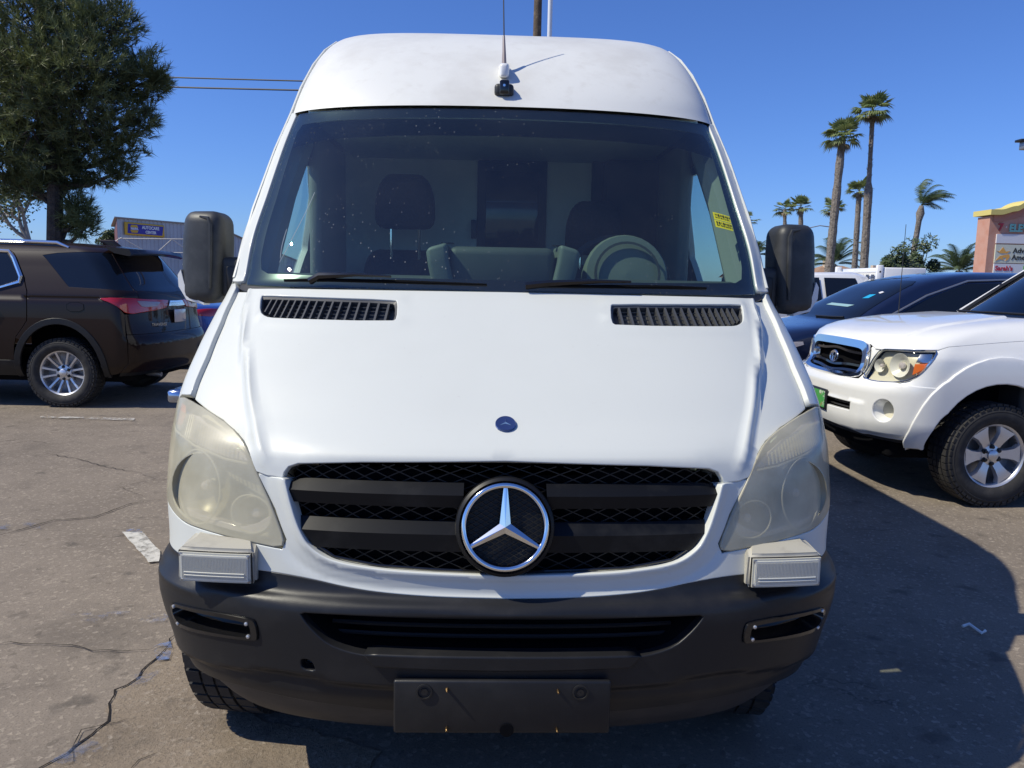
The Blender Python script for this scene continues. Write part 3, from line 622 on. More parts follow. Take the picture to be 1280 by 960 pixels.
for x0,x1 in zip(np.linspace(-.3,LW*1.6,24)[:-1],np.linspace(-.3,LW*1.6,24)[1:]):
    z0,z1=htop(max(x0,0)),htop(x1); tb.add([(x0,-.15,z0+.01),(x1,-.15,z1+.01),(x1+9*KS,9,z1+.1),(x0+9*KS,9,z0+.1),(x0,-.15,z0+.09),(x1,-.15,z1+.09),(x1+9*KS,9,z1+.18),(x0+9*KS,9,z0+.18)],[(0,1,5,4),(4,5,6,7),(0,3,2,1)])
tb.build('roof',mat('roof_tin',(.33,.28,.25),.5),bld,smooth=False)
# sign on the wall
sw0,sw1=.0,.0
def onwall(px,py):
    v_=_fw+_rt*(px-640)/FPX+_up*(480-py)/FPX; nn=np.array([uy.x,uy.y,0]); a=np.array([A.x,A.y,0]); t=((a-CAM)@nn)/(v_@nn); p=CAM+v_*t; d=Vector(tuple(p))-Vector((A.x,A.y,0)); return d.dot(ux),p[2]
s0=onwall(154,277); s1=onwall(204,297); x0,x1,z1,z0=s0[0],s1[0],s0[1],s1[1]
sg_=empty('workshop_sign',(A.x,A.y,0),math.atan2(ux.y,ux.x),'blue and yellow rounded workshop sign on the corrugated metal wall','sign')
rbox('sign_border',(x0,-.14,z0),(x1,-.05,z1),.035,mat('sign_yellow',(.72,.42,.03),.5),sg_,2)
SB=mat('sign_blue',(.04,.03,.33),.5); W_=x1-x0; H_=z1-z0
MB().prism([(x0+.05*W_,z0+.13*H_),(x0+.93*W_,z0+.13*H_),(x0+.97*W_,z1-.13*H_),(x0+.07*W_,z1-.13*H_)],.012,lambda a,b,h:Vector((a,-.141-h,b))).build('sign_panel',SB,sg_,smooth=False)
cxh,czh=x0+.215*W_,(z0+z1)/2; rh=.30*H_
hexp=[(cxh-rh*1.45,czh),(cxh-rh*.95,czh+rh),(cxh+rh*.95,czh+rh),(cxh+rh*1.45,czh),(cxh+rh*.95,czh-rh),(cxh-rh*.95,czh-rh)]
MB().prism(hexp,.012,lambda a,b,h:Vector((a,-.154-h,b))).build('sign_hexagon',bpy.data.materials['sign_yellow'],sg_,smooth=False)
MB().prism([(cxh-rh*1.45,czh-.33*rh),(cxh-rh*1.45,czh+.33*rh),(cxh+rh*1.45,czh+.33*rh),(cxh+rh*1.45,czh-.33*rh)],.006,lambda a,b,h:Vector((a,-.167-h,b))).build('hexagon_band',SB,sg_,smooth=False)
WT=mat('sign_white',(.8,.8,.8),.5)
F90=Matrix.Rotation(rad(90),4,'X')
text_obj('lettering','NAPA',H_*.24,WT,sg_,Matrix.Translation((cxh,-.176,czh))@F90,.004,xs=1.15,bold=.01)
SH=Matrix.Shear('XZ',4,(0.2,0)) if False else Matrix.Identity(4)
text_obj('lettering','AUTOCARE',H_*.34,WT,sg_,Matrix.Translation((x0+.63*W_,-.160,czh+.16*H_))@F90,.004,xs=.98,bold=.012)
text_obj('lettering','CENTER',H_*.30,WT,sg_,Matrix.Translation((x0+.63*W_,-.160,czh-.19*H_))@F90,.004,xs=.98,bold=.012)
# pipe frame in front of the workshop
pf0=dpt(190,342,42); pf=empty('pipe_gate',(pf0[0],pf0[1],0),0,'thin grey pipe gate frame with diagonal braces before the metal workshop','gate'); O=Vector((pf0[0],pf0[1],0))
GM=mat('galvanised',(.34,.34,.36),.5,metal=.5)
for pl in (((148,298),(232,299)),((148,315),(232,316)),((152,297),(178,312)),((215,299),(197,315)),((215,299),(234,313)),((152,297),(140,304)),((196,314),(196,345)),((148,298),(148,345)),((232,299),(232,345))):
    MB().tube([D(*pl[0],42),D(*pl[1],42)],.022,6).build('pipe',GM,pf)
for px in (148,196,232):
    e=D(px,345,42); MB().tube([e,Vector((e.x,e.y,-.05-0))],.024,6).build('post',GM,pf)
# ------------------------------------------------------------------ houses with tan roofs
TR=mat('tan_tile',(.32,.20,.13),.8,noise=[(2,(.24,.15,.10),.4,.7)]); ST=mat('stucco',(.55,.45,.34),.85)
def house(px0,px1,yr,ye,d,label,dep=9):
    a=Vector(tuple(dpt(px0,ye,d))); b=Vector(tuple(dpt(px1,ye,d))); ze=(a.z+b.z)/2; zr=dpt((px0+px1)/2,yr,d)[2]; L=(b-a).length; root=empty('tan_house',(a.x,a.y,0),0,label,'house')
    MB().box((.3,.3,0),(L-.3,dep-.3,ze)).build('wall',ST,root,smooth=False)
    MB().add([(0,0,ze-.05),(L,0,ze-.05),(L,dep,ze-.05),(0,dep,ze-.05),(dep*.35,dep/2,zr),(L-dep*.35,dep/2,zr)],[(0,1,5,4),(1,2,5),(2,3,4,5),(3,0,4),(0,3,2,1)]).build('roof',TR,root,smooth=False)
    MB().box((L*.35,dep*.4,zr-.8),(L*.35+.7,dep*.4+.7,zr+.6)).build('chimney',ST,root,smooth=False)
    for k in range(3):
        x=L*(.2+.27*k); w=MB().box((x,.27,ze*.4),(x+1.2,.29,ze*.8)).build('window',M['dark_glass'],root,smooth=False)
    return root
house(1014,1112,331,348,85,'tan hip-roofed house behind the tall palms')
house(1085,1150,337,348,100,'lower tan roof beyond the bushy tree')
house(930,972,330,346,80,'tan roofed house glimpsed beside the van mirror')
# ------------------------------------------------------------------ street lamp, poles, wires, flood light
sp0=dpt(1037,340,66); sl_=empty('street_lamp',(sp0[0],sp0[1],0),0,'street lamp with long curved arm behind the thick palm trunk','street lamp'); O=Vector((sp0[0],sp0[1],0)); h=D(1037,284,66)
MB().tube([Vector((0,0,-.1)),Vector((0,0,h.z))],[.11,.07],8).build('pole',GM,sl_)
MB().tube([Vector((0,0,h.z)),D(1025,282,66),D(1011,285,66)],[.05,.04,.04],6).build('arm',GM,sl_)
e=D(1010,285,66); rbox('lamp_head',(e.x-.5,e.y-.15,e.z-.09),(e.x+.1,e.y+.15,e.z+.06),.04,GM,sl_,2)
wd=dpt(664,340,26); up_=empty('utility_pole',(wd[0],wd[1],0),0,'dark wooden utility pole rising behind the van roof','pole')
MB().tube([Vector((0,0,-.2)),Vector((0,0,6)),Vector((0.03,0,13))],[.17,.15,.12],12).build('shaft',mat('pole_wood',(.10,.072,.05),.9,noise=[(5,(.2,.15,.10),.5,.7)],bump=(30,.6,.03)),up_)
MB().box((-1.1,-.22,8.9),(1.1,-.11,9.05)).build('crossarm',bpy.data.materials['pole_wood'],up_,smooth=False)
for x in (-1.0,-.5,.5,1.0): MB().lathe([(.03,0),(.05,.05),(.03,.1),(.05,.13),(.01,.18)],Matrix.Translation((x,-.165,9.04)),10).build('insulator',M['steel'],up_)
wp=dpt(679.5,340,24); wpo=empty('white_pole',(wp[0],wp[1],0),0,'slim white metal pole beside the wooden utility pole','pole')
MB().tube([Vector((0,0,-.1)),Vector((0,0,12.5))],[.075,.07],12).build('shaft',M['white'],wpo)
MB().lathe([(.14,0),(.14,.02),(.08,.05),(.075,.2)],Matrix.Identity(4),14).build('base_collar',M['white'],wpo)
wl=dpt(-330,340,30); wpl=empty('utility_pole',(wl[0],wl[1],0),0,'wooden utility pole hidden beyond the pine crown','pole')
MB().tube([Vector((0,0,-.2)),Vector((0,0,11))],[.17,.12],10).build('shaft',bpy.data.materials['pole_wood'],wpl)
def wire(pa,pb,sag,rd,label):
    a=Vector(pa);b=Vector(pb); o=MB().tube([a.lerp(b,t)-Vector((0,0,sag*4*t*(1-t))) for t in np.linspace(0,1,15)],rd,5).build('power_line',M['ink']); tag(o,label,'wire',None)
for k,(ya,yb) in enumerate(((98,101.5),(110,113))):
    a=dpt(165,ya,28.6); b=dpt(372,yb,27.4); dv=b-a
    t0=(wl[0]+.12-a[0])/dv[0]; t1=(wd[0]-.14-a[0])/dv[0]
    pa=a+dv*t0; pb2=a+dv*t1; pa[1]=wl[1]; pb2[1]=wd[1]
    wire(pa,pb2,.10,.024 if k==0 else .028,('upper' if k==0 else 'lower')+' black power line crossing the sky beside the pine')
fl0=dpt(1330,340,20); fl=empty('flood_light',(fl0[0],fl0[1],0),0,'small dark flood light on a bracket arm high above the roadside sign','light'); O=Vector((fl0[0],fl0[1],0)); e=D(1278,176,20)
MB().tube([Vector((0,0,-.1)),Vector((0,0,e.z+.3))],.06,10).build('pole',GM,fl)
MB().tube([Vector((0,0,e.z+.05)),Vector((e.x,e.y,e.z+.03))],.025,8).build('arm',M['black'],fl)
rbox('lamp_cap',(e.x-.12,e.y-.12,e.z-.03),(e.x+.25,e.y+.12,e.z+.03),.012,M['black'],fl,2)
rbox('lamp_body',(e.x-.02,e.y-.10,e.z-.22),(e.x+.22,e.y+.08,e.z-.02),.015,M['steel'],fl,2)
# ------------------------------------------------------------------ roadside pylon sign
PS=36.0; c0=dpt(1231,340,PS); pylon=empty('pylon_sign',(c0[0],c0[1],0),YAW*0,'salmon pink shopping centre sign with curved yellow cap by the road','sign')
O=Vector((c0[0],c0[1],0)); pk=mat('salmon',(.52,.29,.22),.85,noise=[(2,(.48,.23,.16),.4,.7)]); pk2=mat('salmon_dark',(.44,.20,.15),.85); yc=mat('cap_yellow',(.62,.52,.17),.8)
px_=PS/961*1.02
zt=D(1229,270,PS).z; Wd=4.2
MB().box((0,0,0),(Wd,.9,zt)).build('slab',pk,pylon,smooth=False)
def arcz(x): 
    t=x/Wd; b=abs(t-.5); return zt+.62*(max(0,math.cos((t-.5)*math.pi*1.12))**1.0)*(1 if b<.45 else 0)+ (0 if b<.45 else 0)
cp=[];n=40
for i in range(n+1):
    t=i/n; x=-.12+(Wd+.24)*t; z=zt+.05
    u=abs(t-.5)*2
    if u<.80: z+=.18*(.5+.5*math.cos(math.pi*min(1,max(0,(u-.45)/.35))))
    if u<.42: z+=.34*math.cos(math.pi/2*(u/.42))**.8
    cp.append((x,z))
v=[];
for x,z in cp: v+=[(x,-.22,z),(x,-.22,z+.24),(x,1.1,z+.24),(x,1.1,z)]
MB().add(v,[(4*i+j,4*i+(j+1)%4,4*i+4+(j+1)%4,4*i+4+j) for i in range(n) for j in range(4)]+[(0,1,2,3),(4*n+3,4*n+2,4*n+1,4*n)]).build('cap',yc,pylon,smooth=False)
v=[]
for x,z in cp[1:-1]: v+=[(min(max(x,.01),Wd-.01),.02,zt-.02),(min(max(x,.01),Wd-.01),.02,z)]
MB().add(v,[(2*i,2*i+2,2*i+3,2*i+1) for i in range(n-2)]).build('gable',pk,pylon,smooth=False)
v=[]
for x,z in cp[1:-1]: v+=[(x*.93+.05*Wd*.7,-.04,z-.30-.16*0),(x*.93+.05*Wd*.7,-.04,z+.0)]
MB().add(v,[(2*i,2*i+2,2*i+3,2*i+1) for i in range(n-2)]).build('cornice',pk2,pylon,smooth=False)
def brd(z0,z1,m,nm): return MB().box((.36,-.06,z0),(Wd-.36,-.001,z1)).build(nm,m,pylon,smooth=False)
def zz(py): return D(1245,py,PS).z
FR=F90
brd(zz(304),zz(292.5),mat('blank_white',(.66,.66,.70),.6),'blank_board')
brd(zz(328.5),zz(305.5),mat('cream_board',(.58,.60,.50),.6),'cream_board')
brd(zz(348),zz(329.5),mat('pale_board',(.62,.64,.68),.6),'shop_board')
RD=mat('sign_red',(.45,.03,.05),.5); TE=mat('sign_teal',(.22,.52,.46),.5); GN=mat('sign_green',(.08,.30,.05),.5); OR=mat('sign_orange',(.70,.36,.08),.5)
text_obj('lettering','7',.44,RD,pylon,Matrix.Translation((.52,-.03,zz(284)))@FR,.02,bold=.015)
text_obj('lettering','\u00b7',.40,WT,pylon,Matrix.Translation((.78,-.03,zz(284)))@FR,.02)
text_obj('lettering','ELEVEN',.46,TE,pylon,Matrix.Translation((.92,-.03,zz(285)))@FR,.02,'LEFT',xs=.9,bold=.02)
text_obj('lettering','Advance',.33,M['ink'],pylon,Matrix.Translation((1.18,-.065,zz(313)))@FR,.008,'LEFT',bold=.006)
text_obj('lettering','America',.33,M['ink'],pylon,Matrix.Translation((1.15,-.065,zz(321.5)))@FR,.008,'LEFT',bold=.006)
lg=MB(); zc=zz(317)
for pl in ([(.40,.13),(.55,.10),(.70,.30),(.85,.10),(1.05,.13),(.92,.02),(.60,.02)],[(.40,-.33),(.58,-.10),(1.0,-.02),(1.06,-.12),(1.0,-.26),(.86,-.33),(.92,-.18),(.70,-.18),(.80,-.30),(.62,-.24)]):
    lg.prism(pl,.012,lambda a,b,h:Vector((a,-.062-h,zc+b)))
lg.build('logo',OR,pylon,smooth=False)
text_obj('lettering',"Sarah's",.30,RD,pylon,Matrix.Translation((.42,-.065,zz(335.5)))@FR@Matrix.Shear('XY',4,(.2,0)),.008,'LEFT',bold=.010) if False else text_obj('lettering',"Sarah's",.30,RD,pylon,Matrix.Translation((.42,-.065,zz(335.5)))@FR,.008,'LEFT',bold=.010)
MB().box((1.75,-.08,zz(340)),(3.2,-.062,zz(331.5))).build('green_board',GN,pylon,smooth=False)
text_obj('lettering','Thai',.24,M['yellow'],pylon,Matrix.Translation((1.9,-.085,zz(335.5)))@FR,.006,'LEFT',bold=.008)

# far scrub along the horizon
r=random.Random(77); V=[];F=[]
for k in range(9000):
    a=rad(r.uniform(-75,75)); d=r.uniform(140,190); x=math.sin(a)*d; y=math.cos(a)*d; hh=1.2+1.1*math.sin(a*23)+.9*math.sin(a*61+1); p=Vector((x,y,r.uniform(0,max(.5,hh)))); s=Vector((r.gauss(0,1),r.gauss(0,1),r.gauss(0,1))).normalized()*r.uniform(.4,.9); t_=s.orthogonal().normalized()*.5; i=len(V); V+=[p-s,p+t_,p+s,p-t_]; F.append((i,i+1,i+2,i+3))
fs_=mk('far_scrub',V,F,M['bush_leaf'],None,smooth=False); tag(fs_,'low dark green scrub along the far horizon','scrub',None,'stuff')
# ------------------------------------------------------------------ the white van
VAN=FaceSurf(
 g=list(zip([.22,.30,.36,.42,.47,.55,.66,.70,.735,.78,.9,1.03,1.075,1.12,1.157,1.25,1.35,1.45,1.515,1.535,1.75,2.0,2.2,2.225,2.4,2.55,2.65,2.70,2.74,2.76],
         [.20,.10,.055,.02,.0,0,0,0.004,.045,.055,.08,.105,.12,.165,.22,.345,.485,.625,.715,.735,.885,1.07,1.215,1.235,1.41,1.61,1.80,1.95,2.2,2.6])),
 ys=list(zip([.22,.45,.66,.93,1.1,1.2,1.32,1.42,1.515,1.66,1.86,2.06,2.24,2.43,2.58,2.685,2.74,2.76],
         [.55,.50,.48,.55,.62,.70,.85,.97,1.05,1.13,1.27,1.42,1.6,1.82,2.05,2.28,2.5,2.9])),
 w=list(zip([.22,.30,.38,.45,.54,.60,.66,.72,.76,.93,1.1,1.2,1.32,1.42,1.515,1.66,1.86,2.06,2.24,2.43,2.58,2.685,2.74,2.76],
         [.875,.92,.965,.988,1.008,1.024,1.033,1.028,1.008,1.025,1.025,1.035,1.031,1.019,1.001,.993,.963,.932,.902,.869,.836,.80,.755,.68])),
 n=list(zip([.22,.7,1.0,1.4,1.5,1.55,2.2,2.3,2.76],[2.5,2.5,2.6,2.7,2.4,2.2,2.2,2.6,4.2])))
van=empty('cargo_van',(0,0,0),0,'white high-roof cargo van seen head on, dark bumper and large chrome star on grille','van')
WH=M['van_white']
def both(fn):
    for s in (1,-1): fn(s)
def sd(poly,s): return list(poly) if s>0 else mir(poly)
# --- hood
hl_top=[(.411,1.031),(.441,1.084),(.478,1.124),(.540,1.153),(.655,1.181),(.700,1.190)]
hood_half=[(0,1.079),(.207,1.070),(.322,1.060),(.342,1.050),(.351,1.034),(.353,1.021),(.386,1.023)]+hl_top+[(.704,1.23),(.702,1.294),(.722,1.396),(.772,1.503),(.5,1.509),(.28,1.511),(0,1.513)]
crease=[(.66,1.50),(.573,1.372),(.491,1.252),(.438,1.159),(.409,1.094),(.386,1.022)]
crz=np.array([c[1] for c in crease])[::-1]; crp=np.array([c[0] for c in crease])[::-1]
vent_poly=[(.190,1.474),(.197,1.482),(.40,1.485),(.562,1.486),(.578,1.481),(.545,1.432),(.515,1.417),(.480,1.4135),(.193,1.4135),(.184,1.424)]
def hood_disp(p,z):
    ap=np.abs(p); c=np.interp(z,crz,crp); d=ap-c
    ridge=.009*np.exp(-(d/.014)**2)*sstep(z,1.02,1.10)*(1-.5*sstep(z,1.42,1.5))
    drop=-.016*sstep(d,-.005,.030)*sstep(z,1.05,1.14)
    lip=.006*np.exp(-((z-1.085)/.016)**2)*(1-sstep(ap,.28,.36))
    vd=seg_dist(ap,z,vent_poly+vent_poly[:1]); vl=.004*np.exp(-(vd/.012)**2)
    cl=.0025*np.exp(-(ap/.012)**2)*sstep(z,1.3,1.0)
    return ridge+drop+lip+vl-cl*0
hood=panel(VAN,sym(hood_half),'hood',WH,van,holes=[vent_poly,mir(vent_poly)],grid=.022,disp=hood_disp,thick=.02,hole_it=1)
def vents(s):
    vp=sd(vent_poly,s); a=chaikin(vp,1)
    v=panel(VAN,a,'vent',M['vent_plastic'],hood,off=-.030,thick=0,grid=.04)
    # recess walls and fins
    rim=MB(); n=len(a); pts=[VAN.at(p,z,-.002) for p,z in a]+[VAN.at(p,z,-.030) for p,z in a]
    c0=np.mean(a,0); inn=[(c0[0]+(p-c0[0])*.965,c0[1]+(z-c0[1])*.82) for p,z in a]
    pts=[VAN.at(p,z,.001) for p,z in a]+[VAN.at(p,z,-.007) for p,z in inn]+[VAN.at(p,z,-.03) for p,z in inn]
    rim.add(pts,[(i,(i+1)%n,(i+1)%n+n,i+n) for i in range(n)]+[(i+n,(i+1)%n+n,(i+1)%n+2*n,i+2*n) for i in range(n)]).build('vent_frame',M['vent_plastic'],hood)
    for k in range(16):
        p=.208+k*(.530-.208)/15
        z0=1.419+.02*max(0,(p-.47)/.06)**1; z1=1.4785; q=[VAN.at(s*p,z,o) for z,o in ((z0,-.006),(z1,-.006),(z1,-.03),(z0,-.03))]
        t=VAN.at(s*(p+.0045),1.45)-VAN.at(s*p,1.45)
        MB().add([x for x in q]+[x+t for x in q],[(0,1,2,3),(7,6,5,4),(0,4,5,1),(1,5,6,2),(2,6,7,3),(3,7,4,0)]).build('vent_fin',M['vent_plastic'],hood,smooth=False)
    g=MB()
    for k in range(5):
        z=1.424+k*.0115; q=[VAN.at(s*p,z,-.018) for p in np.linspace(.205,.50 if k==0 else .535,9)]
        g.tube(q,.0022,4)
    g.build('vent_bar',M['vent_plastic'],hood)
both(vents)
# bonnet badge
c=VAN.at(0,1.157,.002); nrm=Vector(tuple(VAN.normal(np.array([0.0]),np.array([1.157]))[0])); qb=nrm.to_track_quat('Z','Y').to_matrix().to_4x4(); mb=Matrix.Translation(c)@qb
bd=MB().lathe([(.0285,-.006),(.0285,.004),(.027,.006),(.0245,.0055),(.001,.0065)],mb,36).build('badge',M['badge_blue'],hood)
st=MB()
for k in range(3):
    a=math.pi/2+k*2*math.pi/3
    u=Vector((math.cos(a),math.sin(a),0)); v=Vector((-math.sin(a),math.cos(a),0))
    st.add([mb@(u*.019+Vector((0,0,.0065))),mb@(v*.003+Vector((0,0,.0065))),mb@Vector((0,0,.010)),mb@(-v*.003+Vector((0,0,.0065)))],[(0,1,2),(0,2,3)])
st.build('badge_star',M['silver_blue'],hood,smooth=False)
# --- front mask (white surround of the grille)
mask_half=cr([(0,.734),(.10,.7365),(.18,.743),(.24,.753),(.30,.766),(.38,.774),(.5,.772),(.67,.768),(.787,.769),(1.0,.772)],4)+[(1.06,.775),(1.06,.90),(.93,.905),(.85,.890),(.745,.871),(.655,.854),(.537,.848),(.424,.837),(.353,.829),(.342,.858),(.365,.935),(.398,1.005),(.405,1.022),(.386,1.0165),(.352,1.0145)]
gr_in=cr([(.345,1.012),(.330,.945),(.312,.879),(.293,.842),(.254,.813),(.179,.797),(.094,.790),(0,.786)],5)
mpoly=mask_half+gr_in+[(-a,b) for a,b in gr_in[:-1]][::-1]+[(-a,b) for a,b in mask_half[1:]][::-1]
def mask_disp(p,z):
    ap=np.abs(p); gl=[(.345,1.02)]+gr_in; d=seg_dist(ap,z,gl)
    return .012*np.exp(-(d/.014)**2)-.004*np.exp(-((d-.045)/.012)**2)*(ap<.42)
panel(VAN,mpoly,'front_mask',WH,van,grid=.010,disp=mask_disp,thick=.045,edge=.004)
# --- fenders, flanks, doors
def arcp(yc,zc,r,a0,a1,n,s=1): return [VAN.side(yc+r*math.cos(rad(a)),zc+r*math.sin(rad(a))) for a in np.linspace(a0,a1,n)]
def flank(s):
    front=[(.713,1.194),(.717,1.23),(.715,1.294),(.735,1.396),(.784,1.508),(.82,1.522),(1.0,1.515),VAN.side(1.30,1.505),VAN.side(1.30,.42)]
    arch=arcp(1.0,.37,.44,20,150,14)
    front+=[VAN.side(1.30,.42)][:0]+[VAN.side(1.413,.52)][:0]
    poly=front[:-1]+[VAN.side(1.30,.60)]+[q for q in arcp(.90,.37,.45,30,150,14)]+[VAN.side(.50,.78),(1.06,.78),(1.066,.905),(.945,.913),(.955,.98),(.965,1.07),(.915,1.155),(.80,1.187)]
    panel(VAN,sd(poly,s),'fender',WH,van,grid=.035,thick=.02)
    # door with window
    win=[VAN.side(1.34,1.555),VAN.side(1.60,2.06),VAN.side(2.05,2.08),VAN.side(2.08,1.555)]
    door=[VAN.side(1.31,.72),VAN.side(1.31,1.505),VAN.side(1.17,1.53),VAN.side(1.53,2.13),VAN.side(1.64,2.19),VAN.side(2.40,2.21),VAN.side(2.40,.42),VAN.side(1.45,.42),VAN.side(1.42,.55)]
    panel(VAN,sd(door,s),'door',WH,van,holes=[sd(win,s)],grid=.06,thick=.03,hole_it=1)
    panel(VAN,sd(win,s),'door_window',M['side_glass'],van,grid=.08,thick=0,off=-.012)
    arch2=arcp(4.75,.37,.44,0,180,16)
    body=[VAN.side(2.41,.42),VAN.side(2.41,2.22),VAN.side(6.0,2.22),VAN.side(6.0,.42),VAN.side(5.2,.42)]+arch2+[VAN.side(4.3,.42)]
    panel(VAN,sd(body,s),'side_panel',WH,van,grid=.12,thick=.02)
    # pillar
    pil=[(.733,1.535),(.745,1.75),(.757,2.0),(.772,2.205),(.80,2.222),(1.0,2.222),VAN.side(1.62,2.205),VAN.side(1.51,2.135),VAN.side(1.15,1.53),(.95,1.529),(.83,1.531)]
    def pd(p,z): return .006*np.exp(-((np.abs(p)-.84)/.03)**2)
    panel(VAN,sd(pil,s),'pillar',WH,van,grid=.025,thick=.03,disp=pd)
    seal=[(.712,1.528),(.725,1.528),(.738,1.75),(.750,2.0),(.765,2.215),(.752,2.222),(.738,2.0),(.726,1.75)]
    panel(VAN,sd(seal,s),'pillar_seal',M['rubber'],van,off=-.012,thick=.015,grid=.02)
    # moulding along the flank
    MB().tube([VAN.at(*VAN.side(y,.80,s),.006) for y in np.linspace(1.5,4.2,12)],.03,6).build('side_moulding',M['bumper'],van)
both(flank)
# --- roof cap and roof
ps=np.concatenate([np.linspace(-5.0,-1.25,14),np.linspace(-1.1,1.1,67),np.linspace(1.25,5.0,14)])
zs=np.concatenate([np.linspace(2.222,2.66,22),[2.685,2.705,2.72,2.733,2.745,2.753,2.758,2.76]])
X,F=loft_grid(VAN,ps,zs,'',None,None)
X=[Vector(q) for q in X]
k=len(ps); 
for j in range(len(zs)):           # close the tail at one plane
    for i in list(range(14))+list(range(k-14,k)):
        q=X[j*k+i]; y0=VAN.ys(zs[j])+.1; e=(abs(ps[i])-1.1)/(5.0-1.1); q.y=y0+(6.0-y0)*max(e,0)
top=[(len(zs)-1)*k+i for i in range(k)]
h=(k-1)//2
for i in range(h): F.append((top[i],top[i+1],top[k-2-i],top[k-1-i]) if i<h-1 else (top[i],top[i+1],top[k-2-i]))
roof=mk('roof',X,F,M['roof_white'],van,angle=60)
mk('rear_wall',[(-.99,6.0,.42),(.99,6.0,.42),(.90,6.0,2.23),(.80,6.0,2.66),(.45,6.0,2.76),(-.45,6.0,2.76),(-.80,6.0,2.66),(-.90,6.0,2.23)],[tuple(range(8))],WH,van,smooth=False)
def gutter(s):
    strip_on(VAN,[(s*.83,1.54),(s*.835,1.8),(s*.845,2.05),(s*.852,2.22),(s*.86,2.35),(s*.862,2.48),(s*.86,2.58),(s*.86,2.66)],.0065,'drip_rail',WH,van,off=.006)
both(gutter)
# --- windshield
ws_half=[(0,1.522),(.28,1.523),(.5,1.524),(.70,1.528),(.713,1.535),(.726,1.75),(.738,2.0),(.752,2.213),(.735,2.219),(.5,2.214),(.26,2.213),(0,2.214)]
wsh=panel(VAN,sym(ws_half),'windshield',M['windshield'],van,grid=.05,thick=.006,off=-.006)
fr_in=sym([(0,1.560),(.3,1.561),(.60,1.566),(.640,1.580),(.655,1.62),(.672,1.85),(.687,2.05),(.694,2.13),(.675,2.165),(.5,2.172),(.26,2.176),(0,2.178)])
fo=sym([(a*.999,b) for a,b in ws_half])
panel(VAN,fo,'windshield_border',M['frit'],van,holes=[fr_in],grid=.03,thick=0,off=-.011)
tint=sym([(0,2.176),(.3,2.174),(.5,2.170),(.675,2.163),(.69,2.13),(.686,2.06),(.5,2.088),(.26,2.10),(0,2.104)])
panel(VAN,tint,'sun_band',glass('sun_band',(.20,.19,.26),.3),van,grid=.04,thick=0,off=-.013)
seal=sym([(0,1.505),(.3,1.506),(.70,1.508),(.77,1.515),(.77,1.531),(.70,1.527),(.3,1.523),(0,1.522)])
cowl=panel(VAN,seal,'cowl',M['black'],van,grid=.03,thick=.03,off=-.012)
# yellow stickers inside the glass (right side)
for zz,(pa,pb) in ((0,(.562,.655)),(1,(.558,.652))):
    q=[(pa,1.826-.030*zz),(pb,1.812-.030*zz),(pb-.003,1.785-.030*zz),(pa-.003,1.798-.030*zz)]
    stk=panel(VAN,q,'sticker',M['yellow'],wsh,grid=.02,thick=0,off=-.004)
    rnd=random.Random(4+zz); b=MB()
    for row in range(2):
        x=.08
        while x<.92:
            wd=rnd.uniform(.03,.09); hh=rnd.uniform(.12,.26) if row==0 else .1
            y0=.72-row*.38
            def B(u_,v_): 
                a=np.array(q[3])*(1-u_)*(1-v_)+np.array(q[2])*u_*(1-v_)+np.array(q[0])*(1-u_)*v_+np.array(q[1])*u_*v_; return VAN.at(a[0],a[1],-.003)
            b.add([B(x,y0-hh),B(x+wd,y0-hh),B(x+wd,y0+hh*.5),B(x,y0+hh*.5)],[(0,1,2,3)]); x+=wd+rnd.uniform(.02,.06)
    b.build('sticker_print',M['ink'],wsh,smooth=False)
# thin pale streaks laid on the glass
stm=mat('pale_streak',(.42,.46,.45),.7)
for pl in ([(-.475,1.86),(-.492,1.76),(-.520,1.66),(-.545,1.60)],[(-.545,1.72),(-.548,1.66),(-.545,1.615)]):
    q=[VAN.at(p,z,.0005) for p,z in cr(pl,5)]; MB().tube(q,.0010,4).build('streak',stm,wsh)
# wipers
def wiper(pts,arm,name):
    q=[VAN.at(p,z,.012) for p,z in pts]; bl=MB().tube(q,.004,6); o=bl.build('wiper_blade',M['rubber'],van)
    r=[VAN.at(p,z,.017) for p,z in pts]; MB().tube(r,[.003,.006,.006,.003],5).build('wiper_spine',M['void'],o)
    a=[VAN.at(p,z,of) for p,z,of in arm]; MB().tube(a,[.013,.012,.007,.004][:len(a)],6).build('wiper_arm',M['gloss_black'],van)
wiper([(-.50,1.527),(-.36,1.531),(-.2,1.530),(-.03,1.5265)],[(-.415,1.526,.014),(-.385,1.537,.026),(-.29,1.538,.034),(-.21,1.533,.036)],'l')
wiper([(.04,1.524),(.2,1.528),(.34,1.529),(.45,1.528)],[(.035,1.524,.016),(.075,1.530,.022),(.17,1.532,.034),(.24,1.531,.036)],'r')
